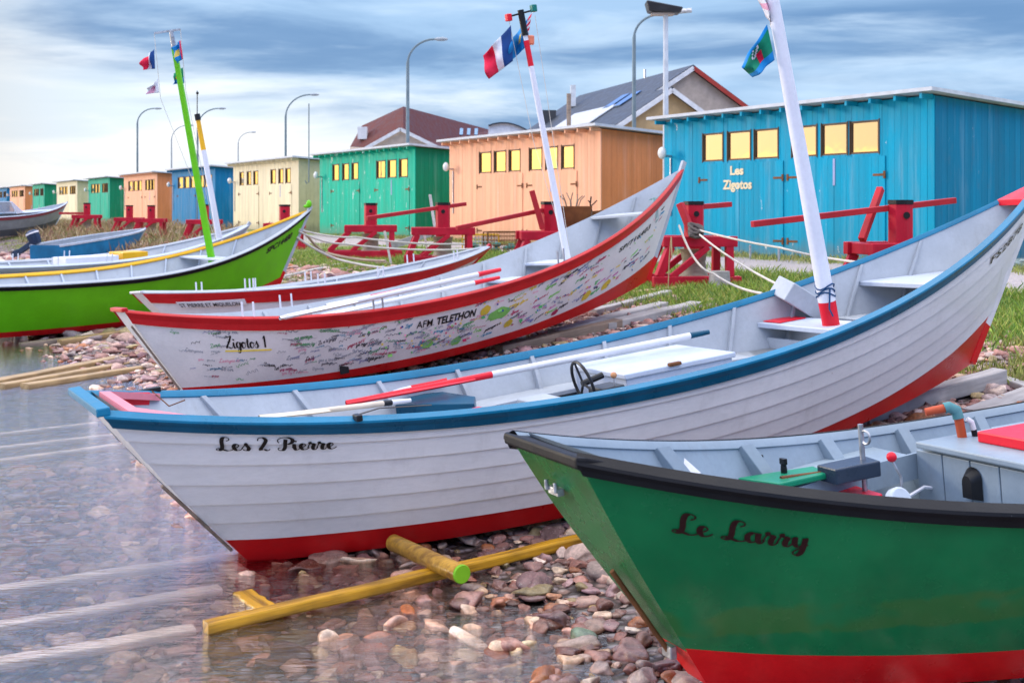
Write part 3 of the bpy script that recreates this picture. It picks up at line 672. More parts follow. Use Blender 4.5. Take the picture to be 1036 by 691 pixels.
# stern quarter pieces
m = MB(); g0, g1 = B2.G(.012, 1), B2.G(.06, 1)
m.add([g0+Vector((.02, -.05, -.02)), g1+Vector((0, -.05, -.03)), g1+Vector((0, -.075, -.03)), g0+Vector((.07, -.12, -.02)), B2.G(.012, -1)+Vector((.07, .12, -.02)), B2.G(.06, -1)+Vector((0, .075, -.03)), B2.G(.06, -1)+Vector((0, .05, -.03)), B2.G(.012, -1)+Vector((.02, .05, -.02))], [(0, 1, 2, 3, 4, 5, 6, 7)])
m.build('stern_knee', pink_paint, B2.r, solid=.04)
m = MB(); a, b = B2.G(.016, 1)+Vector((0, -.05, -.02)), B2.G(.052, 1)+Vector((0, -.05, -.02)); m.beam(a, b, .03, .075); m.build('knee_block', red_bright, B2.r, bevel=.005)
# benches and engine house
B2.thwart(2.35, .42, .5, hull_pale)
eng = B2.boxl('engine_box', hull_pale, 3.40, 4.31, -.08, .58, .12, .630)
B2.boxl('engine_box_lid', hull_pale, 3.38, 4.33, -.10, .60, .630, .668, eng)
B2.boxl('lid_handle', rusty, 3.74, 3.84, -.125, -.085, .66, .685, eng)
m = MB(); m.tube([(4.15, -.075, .56), (4.15, -.084, .56)], .022, 12); m.build('vent_hole', black_plastic, eng)
def side_bench(B, mat, x0, x1, z, depth, sd, th=.03, name='side_bench'):
    m = MB(); n = 10; A = []; C = []
    for i in range(n+1):
        x = x0+(x1-x0)*i/n; hw = B.halfw(x, z); A.append((x, sd*hw)); C.append((x, sd*(hw-depth)))
    m.prism(A+C[::-1], z-th, z); return m.build(name, mat, B.r, bevel=.004)
side_bench(B2, hull_pale, 3.0, 5.0, .54, .30, -1)
side_bench(B2, hull_grey, 2.6, 5.3, .50, .26, 1)
B2.thwart(5.05, .50, .34, hull_grey)
MB0 = B2.on_y(841, 328); B2.thwart(MB0.x+.02, MB0.z-.005, .36, hull_pale, th=.04, name='mast_thwart'); print('mast', MB0)
B2.boxl('thwart_pad', red_bright, MB0.x-.12, MB0.x+.15, .44, .64, MB0.z-.003, MB0.z+.005)
B2.thwart(5.95, .66, .26, hull_grey)
m = MB(); pl = []
for x in (6.12, 6.5, 6.9, 7.2): pl.append((x, B2.halfw(x, .93)))
m.prism([(x, y) for x, y in pl]+[(x, -y) for x, y in pl[::-1]], .88, .915); m.build('foredeck', hull_pale, B2.r, bevel=.004)
# side panels under the benches, across the hull
for x, zt_ in ((3.05, .48), (5.22, .58)):
    m = MB(); zz = [B2.floorz(x)+.06+(zt_-B2.floorz(x)-.06)*k/4 for k in range(5)]; pf = [(-B2.halfw(x, z), z) for z in zz]+[(B2.halfw(x, z), z) for z in zz[::-1]]; n = len(pf)
    m.add([(x, y, z) for y, z in pf]+[(x+.025, y, z) for y, z in pf], [tuple(range(n)), tuple(range(n, 2*n))[::-1]]+[(i, (i+1) % n, n+(i+1) % n, n+i) for i in range(n)]); m.build('bulkhead', hull_grey, B2.r)
# mast with red foot
mb = B2.on_y(841, 330); mt0 = B2.on_y(782, 0); dv = (mt0-mb); mt = mb+dv*1.32
MAST2 = (mb, mt)
B2.mast(mb-dv*.06, mt, .067, .040, mast_white, bands=(.100, red_bright))
for dx, dy in ((.075, .02), (.045, .075)):
    a = mb+dv*.03+Vector((dx, dy, 0)); m = MB(); m.tube([a, mb+dv*.6+Vector((dx*.9, dy, 0)), mt+Vector((dx*.4, dy*.5, 0))], .004, 5); m.build('halyard', rope_dark, B2.r)
a = mb+dv*.10; m = MB()
for k in range(3): m.tube([a+Vector((.07*math.cos(t+k), .07*math.sin(t+k), .02*math.sin(t*2+k)+.03*k)) for t in np.linspace(0, 6.3, 14)], .006, 5)
m.tube([a+Vector((-.02, -.075, .05)), a+Vector((-.05, -.08, -.10)), a+Vector((-.02, -.08, -.16))], .007, 5); m.build('halyard_knot', paint('navy_cord', (.01, .06, .16), .8), B2.r, smooth=True)
m = MB(); m.box((0, 0, 0), (.40, .30, .16), 0); wb = m.build('tilted_locker', hull_grey, B2.r, bevel=.01)
wb.location = B2.on_z(810, 303, .84); wb.rotation_euler = (R_(10), R_(36), R_(-12))
# steering wheel and console
m = MB(); wc = B2.on_z(590, 388, .66); ax = Vector((.96, -.12, .22)).normalized(); u1 = ax.orthogonal().normalized(); u2 = ax.cross(u1)
m.tube([wc+(u1*math.cos(t)+u2*math.sin(t))*.150 for t in np.linspace(0, 2*math.pi, 33)], .011, 8)
for t in (.5, 2.6, 4.7): m.tube([wc, wc+(u1*math.cos(t)+u2*math.sin(t))*.146], .009, 6)
m.tube([wc-ax*.01, wc+ax*.15], .022, 8)
sw = m.build('steering_wheel', black_plastic, B2.r, smooth=True)
B2.boxl('console', paint('charcoal_plastic', (.04, .045, .05), .4), wc.x+.08, wc.x+.26, wc.y-.10, wc.y+.08, .42, .62)
kb_ = B2.on_z(621, 381, .68); m = MB(); m.tube([kb_-Vector((.0, -.01, .14)), kb_], .005, 6); lv = m.build('throttle_lever', steel, B2.r)
m = MB(); m.sphere(kb_+Vector((0, 0, .01)), .022, 8); m.build('lever_knob', paint('worn_wood_knob', (.55, .26, .12), .4), lv, smooth=True)
q = B2.on_z(648, 387, .56); B2.boxl('rusty_fitting', rusty, q.x-.05, q.x+.05, q.y-.015, q.y+.015, .542, .57)
for x in (4.05, 4.22, 4.75): B2.boxl('cleat', mast_white, x, x+.05, -.28, -.24, .542, .575)
# exhaust pipe with faded green sock
m = MB(); q = B2.on_z(524, 376, .60); q0 = Vector((q.x, q.y, .40)); m.tube([q0, q0+Vector((-.02, 0, .20))], .034, 10); ep = m.build('exhaust_pipe', black_plastic, B2.r, smooth=True)
m = MB(); m.tube([q0+Vector((-.02, 0, .19)), q0+Vector((-.03, 0, .26)), q0+Vector((-.08, .0, .30)), q0+Vector((-.12, 0, .27))], [.040, .042, .040, .03], 10); m.build('pipe_cover', paint('faded_teal_cloth', (.10, .28, .30), .9), ep, smooth=True)
# teal hatch box, red wedge at the aft thwart
tb = B2.prism_px('rudder_box', teal_trim, [(399, 401), (448, 396), (481, 401), (480, 408), (400, 409)], .62, .10)
q = B2.on_z(436, 404, .57); B2.boxl('box_slot', black_plastic, q.x-.05, q.x+.05, q.y-.13, q.y-.12, .55, .58, tb)
B2.prism_px('red_wedge', red_bright, [(458, 417), (484, 411), (493, 412), (480, 419)], .60, .03)
B2.boxl('battery_box', hull_grey, 2.78, 3.0, -.15, .35, .35, .56)
B2.boxl('box_strap', black_plastic, 2.77, 3.01, .02, .06, .345, .566)
# rail fittings
for px, v in ((175, 0), (176, 1)):
    pass
g = B2.G(.155, -1); m = MB(); m.box(g+Vector((0, -.02, .02)), (.035, .07, .035)); m.build('rail_clamp', black_plastic, B2.r, bevel=.006)
tubeobj('lashing', [g+Vector((0, 0, .03)), g+Vector((.15, .04, .035)), g+Vector((.45, .02, .0))], .004, rope_dark, B2.r, 5)
g = B2.G(.055, 1); m = MB(); m.box(g+Vector((0, 0, .025)), (.12, .05, .03)); m.build('rail_cleat', black_plastic, B2.r, bevel=.006)
tubeobj('lashing', [g+Vector((0, 0, .03)), g+Vector((.05, -.25, -.05)), g+Vector((.1, -.45, -.0))], .004, rusty, B2.r, 5)
B2.letters(script_text('Les 2 Pierre', .135), 219, 342, 453.5, 439.5, black_paint, off=.015)
B2.letters(font_text('FS2878', .03, -.15, 1.15), 998, 1031, 268, 259, black_paint, 'registration_lettering', off=.014)
# iron strap down the stern corner
p0, p1 = B2.S(0, .60, -1, .015), B2.S(0, .12, -1, .015); m = MB(); m.tube([p0+Vector((-.02, 0, .0)), p1+Vector((-.012, 0, 0))], .010, 8); m.build('rudder_rod', timber_brown, B2.r, smooth=True)
m = MB(); m.tube([B2.Bt(0)*1.0+Vector((.0, -B2.Bt(0).y, -.01)), B2.Bt(.5)+Vector((0, -B2.Bt(.5).y, -.012)), B2.Bt(.97)+Vector((0, -B2.Bt(.97).y, -.01))], .02, 6); m.build('keel', red_bottom, B2.r)

# ---- signed boat
B3 = Dory(FIT[3], .03); B3.root('fishing_dory', 'white red railed dory covered in signatures, lettered Zigotos 1 and AFM TELETHON', 'boat', GB)
vr3 = lambda q: .04+.11*min(1, q/.3)+.07*max(0, (q-.6)/.4)
B3.hull(hull_white3, red_bottom, vr3); B3.inner(hull_grey)
cap3 = paint('pale_rail_top_paint', (.62, .60, .62), .4, .05, (.3, .3, .3))
for sd in (-1, 1): B3.gunwale(sd, .135, [red_trim, red_trim if sd < 0 else hull_grey, cap3 if sd < 0 else hull_grey], out=.022, inn=.024, up=.006)
stem(B3, [hull_grey, red_bottom], up=.10, vr=.28); transom_cap(B3, red_trim, .06, .04, .015)
B3.ribs([.08, .16, .24, .32, .40, .48, .56, .64, .72, .79, .86, .92], hull_grey, wd=.04)
B3.floor(hull_grey, .9, 6.2)
B3.thwart(1.9, .46, .3, hull_pale); B3.thwart(3.4, .50, .3, hull_pale)
mb3 = B3.on_y(574, 262); mt3 = B3.on_y(528, 18); dv3 = mt3-mb3
zt = mb3.z-.02
B3.thwart(mb3.x-.02, zt, .32, hull_pale, name='mast_thwart'); B3.thwart(mb3.x-.55, zt-.14, .34, hull_pale)
B3.thwart(6.55, 1.22, .32, hull_grey); side_bench(B3, hull_pale, 4.0, mb3.x-.6, .62, .28, -1)
B3.mast(mb3-dv3*.1, mb3+dv3*.80, .048, .034, mast_white)
B3.mast(mb3+dv3*.80, mb3+dv3*.905, .036, .034, red_bright, name='mast_band')
B3.mast(mb3+dv3*.905, mb3+dv3*.925, .030, .030, mast_white, name='mast_collar')
B3.mast(mb3+dv3*.925, mb3+dv3*1.03, .042, .040, black_plastic, name='mast_light')
mh = mb3+dv3*1.0; m = MB(); m.beam(mh+Vector((-.13, .10, .03)), mh+Vector((.13, -.10, .07)), .025, .02)
yd = m.build('mast_yard', black_plastic, B3.r)
m = MB(); m.box(mh+Vector((-.13, .10, .02)), (.07, .07, .09)); m.build('port_lamp', red_bright, yd, bevel=.01)
m = MB(); m.box(mh+Vector((.12, -.10, .09)), (.07, .07, .09)); m.build('starboard_lamp', paint('green_lamp', (.01, .18, .15), .3), yd, bevel=.01)
tubeobj('halyard', [mh+Vector((-.13, .10, 0)), mb3+dv3*.5+Vector((-.12, .08, 0)), mb3+dv3*.05], .004, rope_white, B3.r, 5)
tubeobj('halyard', [mh+Vector((.13, -.10, 0)), mb3+dv3*.6+Vector((.10, -.06, 0)), mb3+dv3*.05+Vector((.06, 0, 0))], .004, rope_white, B3.r, 5)
for q in (.135, .30, .62): pins(B3, q, -1, steel if q > .2 else mast_white)
for q in (.38, .36): pins(B3, q-.08, 1, mast_white, 1)
g = B3.G(.885, -1)
m = MB()
for k in range(4): m.tube([g+Vector((.02*k-.02, .12+.02*math.sin(k), .02)), g+Vector((.025*k-.03, .04, .05)), g+Vector((.02*k-.03, .06, -.14-.03*k)), g+Vector((.02*k-.02, .16, -.30))], .008, 5)
m.build('mooring_coil', paint('seafoam_rope', (.42, .60, .58), .9), B3.r, smooth=True)
B3.letters(script_text('Zigotos 1', .12), 229, 272, 352, 339, black_paint, 'name_lettering', off=.005)
B3.letters(font_text('AFM', .012, .0), 421, 437, 332.5, 325.5, black_paint, 'charity_lettering', off=.005)
B3.letters(font_text('TELETHON', .05, .0), 441, 480, 328.5, 321, black_paint, 'charity_lettering', off=.005)
B3.letters(font_text('SP/716403', .035, -.1, 1.1), 625, 657, 256, 250.5, black_paint, 'registration_lettering', off=.005)
def strip(B, m, pts, wd, mi, off=.004, sd=-1):
    """thin painted stroke on the hull: pts are (s, v) pairs"""
    k = len(pts); W = [B.S(p[0], p[1], sd, off) for p in pts]
    q = []
    for i in range(k):
        d = (W[min(i+1, k-1)]-W[max(i-1, 0)])
        if d.length < 1e-6: d = Vector((1, 0, 0))
        nr = d.cross(Vector((0, 1, 0))).normalized()*wd/2; q.append([W[i]-nr, W[i]+nr])
    m.grid(q, mi)
m = MB(); rs = random.Random(3)
INK = [(.02, .05, .22), (.02, .02, .025), (.10, .10, .12), (.45, .03, .10), (.02, .25, .40), (.06, .35, .10), (.70, .50, .05), (.55, .12, .35), (.20, .22, .45), (.22, .55, .12), (.8, .35, .45), (.35, .36, .40)]
inks = [paint('marker_ink_'+n, c, .5) for n, c in zip(['navy', 'black', 'charcoal', 'crimson', 'teal', 'green', 'yellow', 'magenta', 'slate', 'lime', 'pink', 'grey'], INK)]
Hs = lambda q: (B3.G(q)-B3.Bt(q)).length
for i in range(430):
    q = rs.uniform(.03, .955)
    if i < 85: q = rs.uniform(.03, .45)
    v = rs.uniform(vr3(q)+.08, .82); ln = rs.uniform(.07, .20); hh = rs.uniform(.010, .020); sl = rs.uniform(-.2, .4); ph = rs.random()*6
    if 229-8 < B3.pix(B3.S(q, v, -1))[0] < 275 and .50 < v: continue
    if 410 < B3.pix(B3.S(q, v, -1))[0] < 480 and .60 < v: continue
    if q+ln/B3.L > .96: continue
    if 612 < B3.pix(B3.S(q, v, -1))[0] < 662 and v > .58: continue
    c = rs.choice([1, 2, 2, 4, 8, 11, 11, 11, 11, 3, 5, 10]) if q < .45 else rs.choice(range(12)); pts = []
    if i % 5:      # small handwriting: joined pen strokes
        gx = 0; k_ = rs.choice([.012, .015, .019, .024]); nw = rs.randint(4, 9); wd_ = k_*rs.uniform(.16, .26); bad = False
        for _ in range(nw):
            st, adv = SCR[rs.choice('eeaoirstaoeryg')] if _ else SCR[rs.choice('LPZagy')]
            for qq in st[:1]:
                strip(B3, m, [(q+(gx+p[0]+.25*p[1])*k_/B3.L, v+(p[1]*k_+sl*(gx+p[0])*k_)/Hs(q)) for p in cr(qq, 3) if q+(gx+p[0])*k_/B3.L < .965], wd_, c)
            gx += adv+(.5 if rs.random() < .15 else 0)
        continue
    n = int(ln/.0042); fq = rs.uniform(.55, .75)
    for k in range(n+1):
        t = k/n; e = 1.0 if k < 9 else (.55+.45*(math.sin(k*.17+ph) > .6))
        pts.append((q+(ln*t-.0055*math.sin(k*fq*2))/B3.L, v+(hh*e*math.sin(k*fq+ph)+sl*ln*t)/Hs(q)))
    strip(B3, m, pts, rs.uniform(.0034, .0052) if i % 7 else .0085, c)
for i in range(150):      # dots, confetti and small flowers
    px = rs.gauss(440, 38) if i < 100 else rs.uniform(500, 675); v = rs.uniform(.25, .8); q = B3.find_s(px, v)
    if v < vr3(q)+.08 or q > .95 or (410 < px < 485 and v > .62): continue
    r = rs.uniform(.006, .013) if i % 20 else .028
    strip(B3, m, [(q+r*math.cos(0)/B3.L*j, v) for j in (-1, 1)], r*1.6, rs.choice([0, 3, 4, 5, 6, 6, 9, 10]), .0045)
def blob(px, py, wpx, hpx, mi, off):
    v = .5
    for _ in range(4): q = B3.find_s(px, v); v = B3.find_v(q, py)
    q1 = B3.find_s(px+wpx, v); dvv = v-B3.find_v(q, py+hpx); ring = [B3.S(q+(q1-q)*math.cos(t), v+dvv*math.sin(t)*(1+.12*math.sin(5*t)), -1, off) for t in np.linspace(0, 6.283, 24)[:-1]]
    m.add(ring+[B3.S(q, v, -1, off)], [(i, (i+1) % 23, 23) for i in range(23)], mi)
blob(505, 317, 11, 6, 9, .0050); blob(491, 314, 5, 5, 6, .0052); blob(432, 348, 6, 4, 9, .0042); blob(461, 345, 5, 4, 9, .0042); blob(514, 327, 4, 4, 6, .005); blob(593, 299, 4, 5, 6, .005); blob(613, 288, 4, 5, 6, .005); blob(561, 316, 3, 3, 3, .005)
v = B3.find_v(B3.find_s(232, .6), 355); strip(B3, m, [(B3.find_s(x, v), v+.002*k) for k, x in enumerate((228, 240, 252, 264, 275))], .016, 6, .0042)
sg = m.build('signature_writing', inks, B3.r, fix=False); tag(sg, kind='stuff')
m = MB(); q = B3.find_s(347, .35); 
c0 = B3.S(q, B3.find_v(q, 373), -1, .012); m.box(c0, (.10, .02, .09)); m.build('drain_cover', black_plastic, B3.r, bevel=.004)
m = MB(); m.tube([B3.Bt(0)+Vector((0, -B3.Bt(0).y, -.01)), B3.Bt(.5)+Vector((0, -B3.Bt(.5).y, -.012)), B3.Bt(.97)+Vector((0, -B3.Bt(.97).y, -.01))], .02, 6); m.build('keel', red_bottom, B3.r)
m = MB(); p0, p1 = B3.S(0, .84, -1, .01), B3.S(0, .03, -1, .01); m.tube([p0+Vector((-.03, .0, 0)), p1+Vector((-.02, 0, 0))], .012, 6); m.build('rudder_rod', timber_brown, B3.r, smooth=True)

# ---- bottle green boat in the foreground
B1 = Dory(FIT[1], .035); B1.root('fishing_dory', 'glossy bottle green dory with black rail, lettered Le Larry, nearest in view', 'boat', GB)
vr1 = lambda q: .185+.05*min(1, q/.3)
B1.hull(green_patchy, paint('scarlet_bottom_paint', (.74, .008, .012), .3, .01, (.4, .02, .02), .15), vr1, tmat=paint('green_transom_paint', (.010, .16, .045), .25, .04, (.25, .3, .1), .3))
B1.inner(hull_grey1)
for sd in (-1, 1): B1.gunwale(sd, .048, [black_rubber, black_rubber, hull_grey1], out=.032, inn=.034, up=.010)
stem(B1, [green_hull, red_bottom], up=.05)
B1.ribs([.10, .17, .24, .31, .38, .46, .54, .62, .70, .78], hull_grey1, wd=.07, dp=.075)
B1.floor(hull_grey1, .9, 6.5)
m = MB(); a, b = B1.G(0, 1), B1.G(0, -1); g1, g2 = B1.G(.018, 1), B1.G(.018, -1); dz = Vector((0, 0, -.048))
for q_ in (a, b, g1, g2): q_.z += .012
ring = [a+Vector((-.018, .02, 0)), a+Vector((.02, .035, 0)), g1+Vector((0, -.02, 0)), Vector((.13, 0, g1.z)), g2+Vector((0, .02, 0)), b+Vector((.02, -.035, 0)), b+Vector((-.018, -.02, 0))]; n = len(ring)
m.add(ring+[p+dz for p in ring], [tuple(range(n)), tuple(range(n, 2*n))[::-1]]+[(i, (i+1) % n, n+(i+1) % n, n+i) for i in range(n)]); m.build('transom_cap', black_rubber, B1.r, bevel=.012)
# panelled engine house with red hatch
eh = B1.boxl('engine_house', hull_grey1, 2.42, 4.3, -.62, .66, .10, .70)
m = MB()
for k in range(7): m.bx(2.405, 2.42, -.60+k*.185, -.60+k*.185+.178, .10, .68)
m.build('bulkhead_planks', hull_grey1, eh, bevel=.004)
B1.boxl('deck_board', hull_grey1, 2.36, 2.88, -.86, .64, .702, .735)
B1.boxl('deck_board', hull_grey1, 2.884, 4.4, -.70, .66, .702, .735)
ht = B1.boxl('hatch', red_bright, 2.56, 3.75, -.42, .42, .735, .79)
B1.boxl('hatch_handle', red_bright, 2.60, 2.68, -.02, .10, .79, .815, ht)
m = MB(); n = 12; arch = [(-.055, 0), (.055, 0)]+[(.055*math.cos(t), .10+.055*math.sin(t)) for t in np.linspace(0, math.pi, n)]
c0 = Vector((2.400, .30, .50)); m.add([c0+Vector((0, y, z)) for y, z in arch]+[c0+Vector((-.045, y*.55, z*.7+.01)) for y, z in arch], [tuple(range(n+2, 2*n+4))]+[(i, (i+1) % (n+2), n+2+(i+1) % (n+2), n+2+i) for i in range(n+2)])
m.build('air_vent', black_plastic, eh, smooth=True)
side_bench(B1, hull_grey1, .95, 2.36, .66, .26, 1)
m = MB(); n = 8; A = []
for i in range(n+1):
    x = .95+1.5*i/n; hw = B1.halfw(x, .66)-.26; A.append([(x, hw, .66), (x, hw, .53)])
m.grid(A); m.build('bench_front', hull_grey1, B1.r, solid=.02)
m = MB(); cp = [B1.on_z(x, y, .50) for x, y in ((905, 503), (920, 499), (935, 495), (950, 492), (965, 488), (978, 484))]; m.tube([p+Vector((0, 0, .012*(-1)**k)) for k, p in enumerate(cp)], .009, 5)
m.build('chain', mast_white, B1.r, smooth=True)
gb = B1.prism_px('tiller_board', paint('sea_green_board_paint', (.008, .24, .12), .35, .04), [(746, 483), (823, 471), (838, 478), (788, 489)], .70, .03)
q = B1.on_z(838, 478, .69); m = MB(); m.tube([B1.on_z(790, 484, .70), q, B1.on_z(846, 479, .70)], .012, 8); m.build('board_handle', rusty, gb, smooth=True)
db = B1.prism_px('tool_box', paint('dark_blue_grey_paint', (.03, .045, .07), .3), [(826, 470), (873, 460), (891, 466), (846, 475)], .73, .075)
rt = B1.prism_px('red_tray', red_bright, [(798, 491), (853, 487), (893, 499), (884, 504), (830, 500)], .58, .03)
m = MB(); q = B1.on_z(875, 492, .60); m.tube([q+Vector((0, 0, -.05)), q+Vector((0, 0, .30))], .013, 10); ps = m.build('steel_post', steel, B1.r, smooth=True)
m = MB(); c0 = q+Vector((.0, -.03, .24)); m.tube([c0+Vector((.0, .032*math.cos(t), .032*math.sin(t))) for t in np.linspace(0, 6.28, 17)], .006, 6); m.build('post_ring', steel, ps, smooth=True)
q = B1.on_z(913, 500, .60); m = MB(); m.tube([q, q+Vector((0, 0, .08)), q+Vector((-.03, .02, .16))], .007, 6); lv = m.build('gear_lever', steel, B1.r, smooth=True)
m = MB(); m.sphere(q+Vector((-.03, .02, .175)), .024, 8); m.build('lever_knob', red_bright, lv, smooth=True)
q = B1.on_z(905, 503, .60); m = MB(); m.tube([q+Vector((0, .0, -.02)), q+Vector((0, -.05, -.0))], .06, 16); m.build('engine_cover', paint('pale_casting', (.55, .6, .66), .35), B1.r, smooth=True, bevel=.01)
for x, y in ((769, 470), (793, 474)):
    q = B1.on_z(x, y, .72); m = MB(); m.tube([q+Vector((0, 0, -.06)), q+Vector((0, 0, .0)), q+Vector((.0, 0, .03))], [.016, .016, .012], 10); m.box(q+Vector((0, 0, .035)), (.02, .04, .03)); m.build('rowlock', black_plastic, B1.r, bevel=.003)
q = B1.on_z(692, 472, .80); m = MB(); m.add([q+Vector((-.05, -.05, -.03)), q+Vector((.06, -.05, -.03)), q+Vector((.05, .06, -.03)), q+Vector((-.05, .05, -.03)), q+Vector((0, 0, .045))], [(0, 1, 4), (1, 2, 4), (2, 3, 4), (3, 0, 4), (0, 1, 2, 3)]); m.build('paper_wad', oar_white, B1.r)
q = B1.on_z(974, 441, .74); m = MB(); pts = [q+Vector((0, 0, -.03)), q+Vector((-.01, .01, .10))]; m.tube(pts, .024, 12); pp = m.build('pipe', paint('terracotta_plastic', (.50, .085, .03), .5), B1.r, smooth=True)
e0 = q+Vector((-.01, .01, .10)); m = MB(); m.tube([e0+Vector((0, 0, -.01)), e0+Vector((-.005, .005, .03)), e0+Vector((-.04, .02, .05)), e0+Vector((-.06, .03, .045))], .029, 12); m.build('pipe_elbow', paint('faded_teal_cloth', (.10, .28, .30), .9), pp, smooth=True)
m = MB(); m.tube([e0+Vector((-.055, .028, .046)), e0+Vector((-.14, .08, .03))], [.023, .020], 12); m.build('pipe_end', _mc['terracotta_plastic'], pp, smooth=True)
q = B1.on_z(987, 440, .74); m = MB(); m.tube([q+Vector((0, 0, -.02)), q+Vector((-.01, 0, .03))], .015, 10); p2 = m.build('hose', black_plastic, B1.r, smooth=True)
m = MB(); m.tube([q+Vector((-.01, 0, .03)), q+Vector((-.02, 0, .07)), q+Vector((-.04, .01, .085))], .014, 10); m.build('hose_end', oar_white, p2, smooth=True)
B1.letters(script_text('Le Larry', .135), 680, 821, 537, 514, maroon_letter, off=.005)
# rudder fittings on the stern
tm = lambda y, v: B1.Bt(0).lerp(B1.G(0), v)*1.0
def on_tr(f, v, o=.012):
    a = B1.S(0, v, -1); b = B1.S(0, v, 1); p = a.lerp(b, f); return p+Vector((-o, 0, 0))
m = MB(); a = on_tr(.62, .82, .02); m.box(a, (.03, .09, .03)); m.tube([a+Vector((-.02, -.04, .0)), a+Vector((-.02, -.04, .04))], .01, 6); m.tube([a+Vector((-.02, .04, .0)), a+Vector((-.02, .04, .04))], .01, 6); m.build('rudder_bracket', steel, B1.r, bevel=.003)
m = MB(); m.tube([on_tr(.5, .50, .03), on_tr(.5, .12, .035)], .011, 8); rr_ = m.build('rudder_rod', rusty, B1.r, smooth=True)
m = MB(); a = on_tr(.5, .14, .03); m.box(a, (.03, .07, .05)); m.build('rod_bracket', steel, rr_, bevel=.004)

# ---- small red and white boat
B4 = Dory(FIT[4], .02); B4.root('rowing_boat', 'low white rowing boat with red band, lettered ST PIERRE ET MIQUELON, behind the signed dory', 'boat', GB)
B4.hull(hull_white, red_bottom, lambda q: .1); B4.inner(hull_grey)
for sd in (-1, 1): B4.gunwale(sd, .17, [red_trim, hull_grey, hull_grey], out=.018, inn=.05)
stem(B4, [red_trim, red_bottom], up=.02); transom_cap(B4, cap3, .05, .03, .01)
B4.ribs([.12, .24, .36, .48, .6, .72, .84], hull_grey)
for x in (1.4, 2.8, 4.2): B4.thwart(x, .52, .28, hull_pale)
for q in (.20, .36, .52, .80):
    for sd in (-1, 1): pins(B4, q, sd, mast_white)
m = MB(); q0, q1 = B4.find_s(181, .8), B4.find_s(249, .8)
va, vb = B4.find_v(q0, 310.5), B4.find_v(q0, 304.5)
m.grid([[B4.S(q0+(q1-q0)*k/10, va+.02*k/10, -1, .022), B4.S(q0+(q1-q0)*k/10, vb+.02*k/10, -1, .030)] for k in range(11)]); npl = m.build('name_board', oar_white, B4.r, solid=.004)
B4.letters(font_text('ST PIERRE ET MIQUELON', .02), 183.5, 243, 309.6, 306.0, black_paint, off=.036, parent=npl)

# ---- lime green boat
B5 = Dory(FIT[5], .02); B5.root('fishing_dory', 'lime green dory with black rub rail, yellow far rail, lime mast and number SPC14480', 'boat', GB)
B5.hull(lime_paint, red_bottom, lambda q: .10+.04*q); B5.inner(hull_grey)
B5.gunwale(-1, .07, [black_rubber, hull_grey, hull_grey], out=.025, inn=.04); B5.gunwale(1, .06, [hull_grey, yellow_paint, yellow_paint], out=.02, inn=.06)
stem(B5, [hull_grey, red_bottom], up=.07); transom_cap(B5, black_rubber)
m = MB(); m.sphere(B5.G(1)+Vector((-.02, 0, .10)), .05, 6, 0, (1, 1.1, 1.5)); m.sphere(B5.G(1)+Vector((-.07, .02, .06)), .04, 5, 0, (1.3, 1, .8)); m.build('bow_rag', lime_paint, B5.r, smooth=True)
B5.ribs([.3, .37, .44, .51, .58, .65, .72, .79, .86], hull_pale)
B5.thwart(2.6, .5, .3, hull_pale); B5.thwart(4.2, .52, .3, hull_pale)
mb5 = B5.on_y(214, 262); mt5 = B5.on_y(176, 48); dv5 = mt5-mb5
B5.thwart(mb5.x, mb5.z+.03, .35, hull_pale, name='mast_thwart')
B5.mast(mb5-dv5*.08, mt5, .075, .055, lime_paint, square=True)
B5.mast(mt5, mt5+dv5*.075, .04, .035, steel, name='mast_top')
ym = mt5+dv5*.07; YL = B5.Mi @ P(156, 34, (B5.w(ym)).y); YR = B5.Mi @ P(182.5, 30, (B5.w(ym)).y)
m = MB(); m.beam(YL, YR, .03, .03); m.build('mast_yard', steel, B5.r)
for a, b in ((YL, (162.5, 100)), (YR, (188, 92))): tubeobj('halyard', [a, B5.Mi @ P(*b, B5.w(ym).y), mb5+Vector((.1, 0, .3))], .005, rope_white, B5.r, 5)
B5.letters(font_text('SPC14480', .05, -.25), 268, 294, 257, 250.5, black_paint, 'registration_lettering', off=.006)

# ---- grey boat behind the lime one
p6 = dict(FIT[5]); p6.update(X=-11.3, Y=20.0, Z=.15, head=.70, L=7.6, H=.70, As=.2, Ab=.55, roll=0)
B6 = Dory(p6, .02); B6.root('fishing_dory', 'grey dory with white and yellow mast, mostly hidden behind the lime green dory', 'boat', GB)
B6.hull(hull_grey, red_bottom, lambda q: .1); B6.inner(hull_grey)
for sd in (-1, 1): B6.gunwale(sd, .06, [hull_grey, hull_pale, hull_grey])
stem(B6, [hull_grey, red_bottom]); B6.ribs([.3, .4, .5, .6, .7, .8], hull_pale)
dm = 24.0; base6, top6 = B6.Mi @ P(223, 248, dm), B6.Mi @ P(200.5, 122, dm); d6 = top6-base6
B6.mast(base6-d6*.12, base6+d6*.76, .065, .052, mast_white); B6.mast(base6+d6*.76, top6, .052, .045, yellow_paint, name='mast_tip')
m = MB(); m.tube([top6, top6+d6*.05], .06, 8); m.tube([top6+d6*.05, top6+Vector((0, 0, .55))], .008, 5); m.sphere(top6+Vector((0, 0, .55)), .03, 6); m.build('mast_light', black_plastic, B6.r)
B6.thwart(base6.x, .5, .3, hull_pale); B6.boxl('cabin_hatch', mast_white, 3.6, 4.6, -.5, .2, .6, .80); B6.boxl('cabin_hatch', yellow_paint, 4.7, 5.2, -.45, .25, .6, .84)
for q in (.42, .55): pins(B6, q, -1, mast_white); pins(B6, q, 1, mast_white)
print('boats done')

